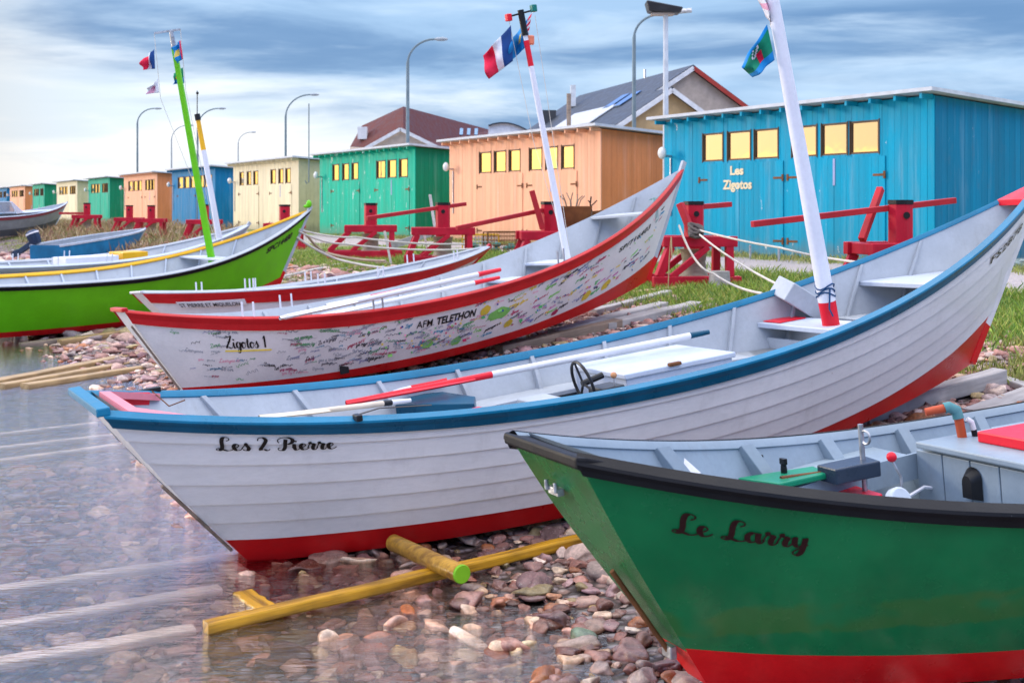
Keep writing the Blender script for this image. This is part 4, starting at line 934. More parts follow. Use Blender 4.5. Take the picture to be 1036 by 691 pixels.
# ---------------------------------------------------------------- oars
def oar(label, a, b, mats, fr, r=.022, blade=.9, blade_w=.13, grip_fr=.05):
    """a = blade tip, b = grip end, fr = list of fractions where the paint changes"""
    a, b = Vector(a), Vector(b); d = b-a; ln = d.length
    rt = empty('oar', label, 'oar', a); q = d.normalized(); rt.rotation_euler = q.to_track_quat('X', 'Z').to_euler()
    cuts = [0]+fr+[1]
    m = MB(); pts = []; rr = []; mis = []
    bl = blade/ln
    for k in range(len(cuts)-1):
        for t in (cuts[k]+.0006, cuts[k+1]):
            t = max(t, .02); pts.append(Vector((t*ln, 0, 0))); rr.append(r*(.75 if t > 1-grip_fr else 1) if t > bl*.6 else r*.8); mis.append(k)
    m.tube(pts, rr, 10, mis=mis); m.build('shaft', mats, rt, smooth=True)
    m = MB(); n = 8; rows = []
    for i in range(n+1):
        t = i/n; x = blade*(1-t); hw = blade_w/2*(1-.65*t**1.5) if i else blade_w*.42; th = .008+.012*t
        rows.append([(x, -hw, 0), (x, 0, th), (x, hw, 0), (x, 0, -th), (x, -hw, 0)])
    m.grid(rows, 0); m.add(rows[0][:4], [(0, 1, 2, 3)]); m.build('blade', mats[0], rt, smooth=True)
    return rt
W2 = lambda px, py, z: B2.w(B2.on_z(px, py, z)); W3 = lambda px, py, z: B3.w(B3.on_z(px, py, z))
GO = 'oars laid inside the dories'
oar('long white oar with red blade and blue grip in the Les 2 Pierre dory', W2(350, 408, .70), W2(717, 336, .76), [red_bright, oar_white, teal_trim], [.37, .94], .024)['group'] = GO
oar('second red tipped oar, half hidden beside the longer one in Les 2 Pierre', W2(452, 385, .68), W2(345, 408, .66), [red_bright, oar_white], [.35], .02, .35, .09)['group'] = GO
oar('bare pale wood oar with black collar near the stern of Les 2 Pierre', W2(262, 423, .80), W2(415, 405, .66), [wood('pale_oar_wood', (.62, .50, .36), (.75, .62, .48), .5), black_plastic, oar_white], [.80, .86], .019, .5, .10)['group'] = GO
oar('topmost white oar with red tip lying in the signed dory', W3(283, 322, .82), W3(506, 273, .86), [oar_white, red_bright], [.88], .030)['group'] = GO
oar('white oar with red grip lying lowest in the signed dory', W3(300, 325, .70), W3(505, 281, .74), [oar_white, red_bright], [.86], .028)['group'] = GO
oar('white oar with long pink red middle, farthest across the signed dory', W3(330, 309, .78), W3(452, 285, .80), [oar_white, paint('rosy_red_paint', (.72, .05, .09), .4), pink_paint], [.35, .9], .026)['group'] = GO

# ---------------------------------------------------------------- flags
def flag(name, label, q4, d, mats, colfn, amp=.05, n=(14, 10), dd=0., seed=0, group='flags flying from the masts'):
    """q4 = hoist top, hoist bottom, fly bottom, fly top, seen at distance d"""
    m = MB(); ht, hb, fb, ft = [Vector((*p, 0)) for p in q4]; rows = []
    for i in range(n[0]+1):
        u = i/n[0]; r = []
        for j in range(n[1]+1):
            v = j/n[1]; p = (ht.lerp(ft, u)).lerp(hb.lerp(fb, u), v)
            wv = u*amp*(math.sin(u*9+v*3+seed)+.5*math.sin(v*7+seed*2))
            q = P(p.x, p.y, d+dd*u); r.append(q+Vector((wv*.25, wv*2, wv*.4)))
        rows.append(r)
    m.grid(rows, lambda i, j: colfn((i+.5)/n[0], (j+.5)/n[1])); o = m.build(name, mats, None, smooth=True, fix=False); me = o.data
    c = Vector(q4[0]).to_3d(); tag(o, label, 'flag', group); md = o.modifiers.new('solidify', 'SOLIDIFY'); md.thickness = .003; return o
f_blue = paint('flag_navy', (.015, .06, .22), .8); f_white = paint('flag_white', (.75, .75, .80), .8); f_red = paint('flag_red', (.72, .015, .06), .8)
f_sky = paint('flag_blue', (.01, .22, .55), .8); f_yel = paint('flag_yellow', (.7, .5, .1), .8); f_grn = paint('flag_green', (.005, .22, .12), .8); f_pink = paint('flag_pink', (.72, .35, .48), .8)
d3 = B3.w(mt3).y
tri = lambda u, v: 0 if u < .36 else (1 if u < .66 else 2)
flag('flag', 'French tricolour streaming from the mast of the signed dory', [(517, 26), (519, 62), (495, 80), (488, 57)], d3, [f_blue, f_white, f_red], tri, .06)
flag('flag', 'bright blue regional flag with patterned hoist behind the larger French tricolour', [(538, 14), (533, 47), (513, 66), (519, 38)], d3+.1, [f_sky, f_yel, f_grn, f_red, f_white], lambda u, v: (4 if int(v*10) % 2 else 3) if u < .22 and v < .6 else (1 if .45 < u < .58 and .3 < v < .6 else 0), .07, seed=1)
m = MB(); a = P(536.5, 41, d3+.05); m.box(a, (.10, .06, .12)); o = m.build('lantern', paint('orange_lantern', (.8, .22, .12), .4), None, bevel=.02); tag(o, 'small orange lantern tied to the mast of the signed dory', 'lantern')
d2 = B2.w(mb+dv*.9).y
flag('flag', 'green and blue flag with red and white emblem on the mast of Les 2 Pierre', [(776, 25), (783.5, 61), (762, 79), (749, 67)], d2, [f_grn, f_sky, f_red, f_white], lambda u, v: 1 if (v > .72 or (v < .14)) else (2 if .36 < u < .56 and v > .35 else (3 if .42 < u < .68 and v < .42 and int(u*28+v*9) % 2 else 0)), .05, (20, 16), seed=2)
flag('flag', 'pale pink and white flag furled high against the mast of Les 2 Pierre', [(783, -26), (781, 30), (776, 16), (764, -8)], d2+.05, [f_white, f_pink], lambda u, v: 1 if int(v*6) % 3 == 0 else 0, .08, seed=3)
d5 = B5.w(ym).y
flag('flag', 'small ragged French tricolour at the left of the lime green mast', [(156, 50), (157, 70), (144.5, 71), (146, 59)], d5, [f_blue, f_white, f_red], tri, .06, seed=1)
flag('flag', 'faded pink and white pennant below the small tricolour on the left halyard', [(159.5, 80), (161, 94), (146, 95.5), (153, 88)], d5, [f_white, f_pink], lambda u, v: 1 if .35 < u < .7 and v > .3 else 0, .05, seed=2)
flag('flag', 'blue flag with yellow centre at the top right of the lime green mast', [(182.5, 41), (185, 60), (177.5, 65), (175, 49)], d5-.1, [f_sky, f_yel, f_red], lambda u, v: 1 if .35 < u < .75 and .3 < v < .7 else (2 if u < .12 else 0), .05, seed=3)
flag('flag', 'green and blue flag crossing behind the lime green mast', [(185, 68.5), (186.5, 84.5), (174.5, 86), (175, 76)], d5+.25, [f_grn, f_sky, f_red], lambda u, v: 1 if v > .6 else (2 if .4 < u < .6 else 0), .05, seed=4)

# ---------------------------------------------------------------- timbers on the slip
GT = 'timbers laid on the shingle'
def timber(label, a, b, w_, h_, mat, up=.0, name='timber', cat='timber', lift=None, lift2=None):
    A, Bq = ground(*a), ground(*b)
    if lift is not None: l2 = lift if lift2 is None else lift2; A = P(a[0], a[1], (HC-lift)*F/(a[1]-210)); Bq = P(b[0], b[1], (HC-l2)*F/(b[1]-210))
    else: A.z += h_*.42; Bq.z += h_*.42
    d = Bq-A; rt = (d.cross(Vector((0, 0, 1)))).normalized(); n = 8; m = MB(); rows = []
    for i in range(n+1):
        p = A.lerp(Bq, i/n)+Vector((0, 0, up)); j = random.uniform(-.008, .008); k = random.uniform(.93, 1.05)
        rows.append([p+rt*(x*w_/2*k+j)+Vector((0, 0, z*h_/2*k)) for x, z in ((-1, -1), (1, -1), (1, 1), (-1, 1), (-1, -1))])
    m.grid(rows); m.add(rows[0][:4], [(0, 1, 2, 3)]); m.add(rows[-1][:4], [(0, 1, 2, 3)])
    # keep local origin at the first end so that grain runs along it
    M = Matrix.Translation(A) @ d.to_track_quat('X', 'Z').to_matrix().to_4x4(); Mi = M.inverted(); m.v = [tuple(Mi @ Vector(p)) for p in m.v]
    o = m.build(name, mat, None, bevel=.012); o.matrix_world = M; tag(o, label, cat, GT); return o
timber('brown beam lying along the lower edge of the signed dory', (505, 358), (625, 331), .17, .11, timber_brown)
timber('grey weathered beam, third up between the signed dory and the blue railed dory', (560, 341), (671, 312), .20, .10, timber_grey)
timber('grey beam tufted with grass, closest to the blue rail amidships', (610, 334), (704, 312), .22, .10, timber_grey)
timber('narrow grey beam just under the red bottom of the signed dory', (600, 320), (676, 300), .15, .10, timber_grey)
timber('short tan plank under the bow of the signed dory', (640, 299), (695, 293), .16, .07, timber_tan)
timber('long squared grey beam beside the pipe on the right', (872, 430), (1012, 391), .16, .13, timber_grey, up=.03)
timber('pale flat board behind the long grey beam on the right', (985, 422), (1062, 394), .22, .05, timber_grey, up=.01)
timber('grey beam hidden under the foreground rail at the right edge', (1000, 382), (1075, 408), .12, .06, timber_grey)
timber('long yellow wet rail running out of the water under Les 2 Pierre', (208, 635), (600, 543), .075, .06, timber_yellow, lift=.018, lift2=.085)
timber('lowest pale rail awash in the bottom left water', (-60, 682), (196, 637), .11, .04, timber_pale, lift=-.026)
timber('middle pale rail awash in the bottom left water', (-60, 644), (222, 596), .10, .04, timber_pale, lift=-.027)
timber('upper of three pale rails awash below the stern of Les 2 Pierre', (-60, 606), (246, 561), .10, .04, timber_pale, lift=-.027)
timber('pale rail awash left of the blue railed stern, lower one', (-60, 475), (128, 450), .085, .04, timber_pale, lift=-.028)
timber('thin pale rail awash left of the blue railed stern, middle one', (-10, 455), (115, 441), .07, .04, timber_pale, lift=-.030)
timber('thin pale rail awash left of the blue railed stern, upper one', (-60, 447), (98, 429), .07, .04, timber_pale, lift=-.030)
timber('tan slip plank by the stern of the signed dory, upper one', (-20, 390), (150, 357), .16, .07, timber_tan, lift=.03)
timber('tan slip plank by the stern of the signed dory, middle one', (0, 391), (158, 363), .13, .06, timber_tan, lift=.02)
timber('tan slip plank by the stern of the signed dory, lowest one', (25, 391), (165, 369), .13, .06, timber_tan, lift=.02)
timber('short pale plank lying across the water under the red stern', (230, 572), (248, 586), .13, .02, timber_pale, lift=-.014)
timber('short yellow plank crossing beside the wet yellow rail', (246, 600), (276, 622), .11, .03, timber_yellow, lift=-.004)
timber('dark driftwood plank in front of the lime green dory', (20, 352), (95, 343), .16, .08, timber_brown)
timber('grey driftwood plank against the lime green hull', (60, 349), (160, 333), .14, .08, timber_tan)
timber('grey plank on the grass at the bow of the lime green dory', (270, 286), (352, 268), .12, .08, timber_grey)
timber('second grey plank on the grass behind the red banded boat', (300, 292), (430, 272), .12, .08, timber_grey)
timber('third grey plank near the coiled ropes by the cream shed', (250, 262), (330, 258), .14, .08, timber_grey)
timber('bleached plank lying in the grass before the red winches', (330, 276), (470, 262), .10, .07, timber_grey)
# roller with a painted green end
a, b = P(398, 549, 6.70), P(468, 581, 6.07); rt = empty('launching_roller', 'orange brown wooden roller with bright green painted end beneath Les 2 Pierre', 'roller', a)
m = MB(); m.tube([(0, 0, 0), (b-a)*.5, (b-a)*.975], .048, 18); m.build('log', roller_wood, rt, smooth=True)
m = MB(); m.tube([(b-a)*.975, (b-a)*1.0], .049, 18); m.build('painted_end', paint('bright_green_end_paint', (.20, .48, .02), .35), rt, smooth=True, bevel=.004)

# ---------------------------------------------------------------- winches
GW = 'red capstan winches along the top of the beach'
def winch(label, px, d, rot, scale=1., bars=(), frame_w=1.15, detail=True, splay=.16):
    x = (px-518)/F*d; loc = Vector((x, d, float(terr(x, d)))); r = empty('capstan_winch', label, 'winch', loc, (0, 0, rot), GW); r.scale = (scale,)*3
    m = MB(); m.tube([(0, 0, .50), (0, 0, 1.26)], .158, 8); ps = m.build('post', red_winch, r, bevel=.01)
    m = MB(); m.tube([(0, 0, 1.26), (0, 0, 1.315)], .166, 8); m.build('post_cap', black_plastic, ps)
    m = MB(); m.tube([(.0, -.159, 1.12), (0, -.170, 1.12)], .045, 12); m.build('bar_socket', black_plastic, ps)
    hw = frame_w/2
    for y in (-.36, .36):
        m = MB(); m.beam((-hw, y, .70), (hw, y, .70), .13, .16); m.build('frame_rail', red_winch, r, bevel=.01)
        m = MB(); m.beam((-hw-splay, y*1.1, .09), (hw+splay*.3, y*1.1, .09), .15, .17); m.build('sledge_beam', red_winch, r, bevel=.01)
    for xx in (-hw+.12, hw-.12):
        m = MB(); m.beam((xx, -.30, .70), (xx, .30, .70), .14, .14); m.build('cross_beam', red_winch, r, bevel=.01)
        for y in (-.36, .36):
            m = MB(); m.beam((xx, y, .63), (xx+(splay*-1.2 if xx < 0 else 0), y*1.1, .17), .12, .12); m.build('leg', red_winch, r, bevel=.01)
    for y in (-.38, .38):
        m = MB(); m.beam((.12, y*1.02, .62), (-.46, y*1.08, .16), .09, .09); m.build('brace', red_winch, r, bevel=.008)
    m = MB(); m.tube([(0, 0, .16), (0, 0, .22), (0, 0, .38), (0, 0, .58)], [.24, .20, .18, .22], 14); m.build('drum', wood('drum_wood', (.22, .19, .13), (.34, .30, .22)), r, smooth=True)
    m = MB(); m.bx(-.16, .16, -.4, .4, .02, .16); m.build('base_beam', red_winch, r, bevel=.01)
    Mi = (Matrix.Translation(loc) @ Matrix.Rotation(rot, 4, 'Z') @ Matrix.Scale(scale, 4)).inverted()
    for (p0, e0), (p1, e1), wd in bars:
        m = MB(); m.beam(Mi @ P(*p0, d+e0), Mi @ P(*p1, d+e1), wd, wd); m.build('capstan_bar', paint('worn_red_bar_paint', (.46, .02, .03), .6, .18, (.5, .4, .36), .25, chip=16), r, bevel=.008)
    return r
winch('large red capstan winch before the blue shed lettered Les Zigotos, right of the white mast', 911, 15.0, .15, 1, [(((761, 227), -.7), ((966, 203), .4), .075), (((891, 191), .3), ((872, 243), -.1), .085)])
winch('red capstan winch behind the bow of the signed dory, tied with mooring ropes', 702, 18.4, .1, 1, [(((702, 210), 0.), ((739, 207), .5), .08), (((688, 206), -.2), ((702, 242), -.35), .10)])
winch('red capstan winch before the orange shed, beside the rusty planter', 556, 21.6, .12, 1.0, [(((462, 231), -1.2), ((553, 212), 0), .075), (((538, 193), -.3), ((549, 232), -.3), .10)])
winch('red capstan winch at the corner of the green shed, a bar through it', 448, 25.6, .1, 1, [(((371, 221), -1.4), ((471, 206.5), .5), .08)], frame_w=1.35)
winch('red capstan winch before the weathered green shed doors', 375, 28.6, .12, 1, [], frame_w=1.25, splay=.4)
winch('red capstan winch before the nearest cream shed', 288, 34.5, .1, 1)
winch('red capstan winch before the second blue shed, beyond the lime green mast', 207, 41.5, .1, 1)
winch('red capstan winch by the right end of the second orange shed', 153, 48, .1, 1)
winch('red capstan winch by the left end of the second orange shed', 131, 51.5, .1, 1)
winch('red capstan winch by the second green shed, farthest left', 88, 58.5, .1, 1.1, [(((60, 216), 0), ((88, 216), 0), .10)])

# ---------------------------------------------------------------- sheds
A0 = Vector((7.9, 22.2, 0))
cream_fr = paint('cream_letter_paint', (.80, .66, .42), .5)
def glass():
    M = MT('glow_reflecting_glass'); M.color((.80, .70, .55)); M.b.inputs['Metallic'].default_value = 1.0; M.b.inputs['Roughness'].default_value = .03
    n = M.noise(1.8, 2, .5); M.bump(n, .07, .03)
    M.l(M.ramp(M.noise(7, 5, .6), .45, .8, .03, .06), M.b.inputs['Roughness']); return M.m
GLASS = glass()
dark_frame = paint('brown_window_frame', (.12, .07, .04), .6)
roof_white = paint('pale_roof_edge', (.55, .57, .60), .6)
WF = [(.066, .141), (.152, .228), (.238, .324), (.435, .545), (.568, .690), (.715, .845)]   # from the right-hand corner
def u_of(px): return ((px-518)*A0.y-F*A0.x)/(-F*.508-.861*(px-518))
SIDE = {}
def shed(u0, u1, cname, c, label, wins=None, wear=.0, wc=(.75, .73, .70), lamp=True, hinges=True, side_c=None, doors=True, grime=.15):
    W = u1-u0; base = A0+DU*u0; zg = .90; r = empty('fishing_shed', label, 'shed', (base.x, base.y, zg), (0, 0, math.atan2(DU.y, DU.x)), 'coloured fishing sheds in a row')
    H = 3.2; D = 5.0; drop = .32
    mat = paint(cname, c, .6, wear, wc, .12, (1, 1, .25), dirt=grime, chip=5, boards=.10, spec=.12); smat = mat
    W_ = [(u_of(b)-u0, u_of(a)-u0) for a, b in wins] if wins else [(a*W, b*W) for a, b in WF]
    W_ = sorted(W_); z0, z1 = 2.17, 2.83
    # planked front with window openings: x runs away from the camera, +y faces the sea
    m = MB(); step = .155; xs = sorted(set([round(i*W/int(W/step), 4) for i in range(int(W/step)+1)]+[x for ab in W_ for x in ab]))
    for i in range(len(xs)-1):
        a, b = xs[i], xs[i+1]; g = .005 if b-a > .03 else 0; mid = (a+b)/2; j = random.uniform(-.003, .003)
        win = any(p < mid < q for p, q in W_)
        m.bx(a+g/2, b-g/2, -.03, 0+j, 0, z0 if win else H)
        if win: m.bx(a+g/2, b-g/2, -.03, 0+j, z1, H)
    m.bx(.03, W-.03, -.05, -.031, .02, z0-.02); m.bx(.03, W-.03, -.05, -.031, z1+.02, H-.05)
    m.build('front_wall', mat, r)
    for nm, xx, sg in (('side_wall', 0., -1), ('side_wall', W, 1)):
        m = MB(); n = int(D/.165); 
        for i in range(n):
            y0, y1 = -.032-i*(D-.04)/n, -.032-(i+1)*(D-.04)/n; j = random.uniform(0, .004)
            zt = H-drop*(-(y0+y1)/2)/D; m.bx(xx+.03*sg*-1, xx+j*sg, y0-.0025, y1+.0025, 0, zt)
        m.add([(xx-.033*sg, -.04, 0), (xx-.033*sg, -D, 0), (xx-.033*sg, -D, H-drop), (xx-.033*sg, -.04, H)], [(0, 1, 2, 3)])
        m.build(nm, side_c or mat, r)  # side_c is the front colour darkened, shade painted into the side walls
    m = MB(); m.bx(0, W, -D-.03, -D, 0, H-drop); m.build('back_wall', mat, r)
    m = MB(); oh = .36; th = .07
    za = lambda y: H+.03-drop*(-y)/D
    rows = [(-.25, oh), (W+.25, oh), (W+.25, -D-.2), (-.25, -D-.2)]
    m.add([(x, y, za(y)) for x, y in rows]+[(x, y, za(y)+th) for x, y in rows], [(0, 1, 2, 3), (4, 5, 6, 7), (0, 1, 5, 4), (1, 2, 6, 5), (2, 3, 7, 6), (3, 0, 4, 7)]); rf = m.build('roof', roof_white, r)
    if hinges:
        for k in range(int(W/.62)+1): m = MB(); xx = .05+k*(W-.1)/int(W/.62); m.bx(xx-.03, xx+.03, .0, oh-.05, H-.07, H+.022); m.build('rafter_end', mat, rf)
    for a, b in W_:
        m = MB(); f = .055; m.bx(a, b, -.05, -.005, z0, z0+f*.7); m.bx(a, b, -.05, -.005, z1-f*.7, z1); m.bx(a, a+f, -.05, -.005, z0+f*.7, z1-f*.7); m.bx(b-f*.6, b, -.05, -.005, z0+f*.7, z1-f*.7)
        # thin jamb strips down both sides of the opening
        m.bx(a-.004, a+.012, -.03, .02, z0-.02, z1+.02); m.bx(b-.012, b+.004, -.03, .02, z0-.02, z1+.02)
        wf = m.build('window', dark_frame, r); m = MB(); m.bx(a+.01, b-.01, -.045, -.035, z0+.01, z1-.01); m.build('pane', GLASS, wf)
    if doors:
        for k in (0, 1):
            grp = W_[:3] if k == 0 else W_[3:]; a, b = grp[0][0]-.15, grp[-1][1]+.10
            for a_, b_ in ((a, (a+b)/2-.006), ((a+b)/2+.006, b)):
                m = MB(); n = max(2, int((b_-a_)/.155))
                for i in range(n): m.bx(a_+i*(b_-a_)/n+.002, a_+(i+1)*(b_-a_)/n-.002, .004, .022+random.uniform(-.002, .002), .06, z0-.06)
                dr = m.build('door', mat, r)
                if hinges:
                    ex = a_ if a_ == a else b_; sg = 1 if a_ == a else -1
                    for z in (.35, 1.72): m = MB(); m.bx(ex, ex+sg*.30, .0225, .030, z, z+.045); m.bx(ex-.02*sg, ex+sg*.03, .0225, .040, z-.05, z+.095); m.build('hinge', rusty, dr)
            if hinges and k == 0: m = MB(); m.bx((a+b)/2-.035, (a+b)/2+.02, .0235, .034, 1.55, 2.1); m.build('door_strip', paint('lavender_strip', (.35, .38, .6), .5), r)
    if lamp:
        m = MB(); m.tube([(W-.28, .0, 2.35), (W-.28, .22, 2.35)], .03, 8); m.tube([(W-.28, .02, 2.30), (W-.28, .02, .9)], .02, 6); lp = m.build('wall_lamp', steel, r)
        m = MB(); m.sphere((W-.28, .28, 2.42), .13, 8, 0, (1, .7, 1.15)); m.build('lamp_globe', paint('lamp_globe_white', (.72, .72, .68), .3), lp, smooth=True)
    return r
C = lambda *a: lin(*a)
bl = shed(0, 8.17, 'sky_blue_shed_paint', (.004, .32, .49), 'bright blue plank shed lettered Les Zigotos, nearest and largest on the right',
     wins=[(711, 732), (736, 760), (763, 788), (801, 827), (831, 858), (860, 890)], wear=.24, side_c=paint('blue_shed_side_shade_paint', (.003, .20, .34), .65, .17, (.35, .42, .50), .15, (1, 1, .2), dirt=.2, chip=6, boards=.12))  # side blue is darkened to paint in the shade on that wall
for s_, px, py, hgt in (('Les', 739.5, 177, .19), ('Zigotos', 733, 191.5, .20)):
    V, Fs = font_text(s_, .05); V = np.array(V); u = u_of(px); d = A0.y+.861*u; z = HC+(210-py)/F*d-.90; k = hgt/.98
    wdt = (V[:, 0].max())*k; sx_ = 1.0 if s_ == 'Les' else .86
    m = MB(); nn = len(V); m.add([(u-x*k*sx_*1.25, .034, z+y*k) for x, y in V]+[(u-x*k*sx_*1.25, .024, z+y*k) for x, y in V], Fs+[tuple(nn+i for i in f) for f in Fs]); m.build('name_lettering', cream_fr, bl, fix=False)
shed(10.9, 19.6, 'peach_shed_paint', (.92, .46, .27), 'peach orange plank shed left of the large blue one, behind the signed dory',
     wins=[(485, 497), (500, 512), (515, 526.5), (535.5, 548.5), (552, 564.5), (568, 581)], wear=.07, side_c=paint('orange_shed_side_shade_paint', (.76, .26, .09), .65, .03, (.4, .2, .1), .12, (1, 1, .25), dirt=.15, boards=.10))  # orange side is the peach front with shade mixed into the colour
shed(22.2, 31.2, 'emerald_shed_paint', (.006, .46, .29), 'emerald green shed with white peeling paint beside its doors',
     wins=[(336.5, 343), (346.5, 353), (356, 362.5), (381, 390), (392.5, 401), (404, 412.5)], wear=.42, side_c=paint('green_shed_side_shade_paint', (.004, .24, .11), .65, .02, (.5, .5, .4), .12, boards=.10))  # side green carries painted shade, darker than the front
shed(33.7, 42.9, 'cream_shed_paint', (.84, .72, .47), 'cream shed directly behind the bow of the lime green dory',
     wins=[(242.6, 246.6), (250, 254), (256.6, 261), (274, 279), (282, 286.6), (289, 294)], side_c=paint('cream_shed_side_shade_paint', (.60, .54, .30), .65, .02, (.4, .4, .3), .12, boards=.08))  # cream side toned down, its shade put into the colour
shed(46, 54.6, 'mid_blue_shed_paint', (.012, .20, .40), 'mid blue shed behind the lime green mast')
shed(58.1, 67.0, 'peach_shed_paint', (.92, .46, .27), 'smaller peach orange shed left of the lime green mast', side_c=_mc['orange_shed_side_shade_paint'])
shed(71.5, 79.0, 'emerald_shed_paint_far', (.006, .40, .25), 'second green shed from the right, with side wall painted dark for shade', side_c=_mc['green_shed_side_shade_paint'], hinges=False)
shed(83.4, 92.6, 'cream_shed_paint', (.84, .72, .47), 'farther cream shed between the two smaller green sheds', side_c=_mc['cream_shed_side_shade_paint'], hinges=False)
shed(98.8, 105.5, 'emerald_shed_paint_far', (.006, .40, .25), 'smallest green shed near the left edge', side_c=_mc['green_shed_side_shade_paint'], hinges=False)
shed(110.3, 120.6, 'peach_shed_paint', (.92, .46, .27), 'tiny peach orange shed near the left edge', side_c=_mc['orange_shed_side_shade_paint'], hinges=False)
shed(122.8, 131, 'mid_blue_shed_paint', (.012, .20, .40), 'farthest shed, tiny and blue at the left edge', hinges=False)
print('sheds done')

# ---------------------------------------------------------------- lamps
lamp_metal = paint('lamp_post_paint', (.16, .21, .23), .5)
def street_lamp(label, px, d, ytop, xhead, tone=None):
    """curved arm lamp: post at px, head at xhead"""
    x = (px-518)/F*d; zg = .95; zt = HC+(210-ytop)/F*d; hx = (xhead-px)/F*d; r = empty('street_lamp', label, 'street lamp', (x, d, zg), group='curved street lamps behind the sheds')
    h = zt-zg; pts = [(0, 0, 0), (0, 0, h-abs(hx)*.9)]
    for k in range(1, 9): t = k/8*math.pi/2; pts.append((hx*(1-math.cos(t)), 0, h-abs(hx)*.9+abs(hx)*.9*math.sin(t)))
    m = MB(); m.tube(pts, [.09, .065]+[.045]*8, 8); m.build('post', tone or lamp_metal, r, smooth=True)
    m = MB(); sg = 1 if hx > 0 else -1; m.sphere((hx+.25*sg, 0, h), .30, 6, 0, (1, .45, .28)); m.build('lamp_head', paint('lamp_head_grey', (.30, .33, .36), .4), r, smooth=True)
street_lamp('tall curved street lamp rising behind the green and peach sheds', 412.5, 49, 40, 440)
street_lamp('curved street lamp above the cream shed', 289, 73, 96, 314)
street_lamp('curved street lamp left of the lime green mast', 139, 84, 110, 156)
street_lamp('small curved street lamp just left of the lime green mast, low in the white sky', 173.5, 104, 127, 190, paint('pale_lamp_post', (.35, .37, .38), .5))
street_lamp('curved street lamp behind the white and yellow mast', 200, 84, 110, 221)
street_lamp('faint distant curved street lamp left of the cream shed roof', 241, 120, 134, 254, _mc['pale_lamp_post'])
street_lamp('curved street lamp between the peach shed and the floodlight pole', 641.5, 44, 15, 668)
d = 30.3; x = (673.5-518)/F*d; r = empty('floodlight_pole', 'tall white pole with dark floodlight box between the peach and blue sheds', 'floodlight', (x, d, .93))
zt = HC+(210-14)/F*d-.93; m = MB(); m.tube([(0, 0, 0), (0, 0, zt)], [.085, .06], 10); m.build('post', paint('pale_pole_paint', (.55, .57, .60), .5), r, smooth=True)
m = MB(); v = [(-.52, -.3, zt+.30), (.42, -.3, zt+.12), (.42, .3, zt+.12), (-.52, .3, zt+.30), (-.45, -.24, zt+.02), (.34, -.24, zt-.02), (.34, .24, zt-.02), (-.45, .24, zt+.02)]
m.add(v, [(0, 1, 2, 3), (4, 5, 6, 7), (0, 1, 5, 4), (1, 2, 6, 5), (2, 3, 7, 6), (3, 0, 4, 7)]); hd = m.build('floodlight_head', paint('dark_lamp_box', (.03, .03, .035), .4), r, bevel=.04)
m = MB(); m.bx(-.38, .2, -.18, .18, zt-.045, zt-.005); m.build('lens', paint('tan_lens', (.35, .27, .22), .3), hd)
m = MB(); m.tube([(.34, 0, zt+.05), (.66, 0, zt+.08)], .06, 8); m.build('head_arm', steel, hd)
m = MB(); m.tube([(-.22, -.06, 1.1), (.3, -.1, 1.35)], .02, 6); m.build('cable_arm', steel, r)
for px, y0, y1, d, lab in ((312.5, 105, 186, 46, 'thin aerial rod hooked beside the cream shed'), (199.5, 92, 160, 62, 'thin whip aerial behind the second blue shed')):
    m = MB(); a, b = P(px, y1, d), P(px, y0, d)
    if px > 300: m.tube([a+Vector((-.15, 0, .12)), a+Vector((-.08, 0, .0)), a+Vector((0, 0, .06)), b], .022, 6)
    else: m.tube([Vector((a.x, a.y, .95)), b], .03, 6)
    o = m.build('aerial_rod', lamp_metal, None, smooth=True); tag(o, lab, 'aerial')
a = P(575.5, 129, 40); m = MB(); m.tube([Vector((a.x, a.y, .95)), P(575.5, 95, 40)], .075, 10); o = m.build('wooden_pole', timber_brown, None, smooth=True); tag(o, 'short brown wooden pole rising behind the peach shed roof', 'pole')

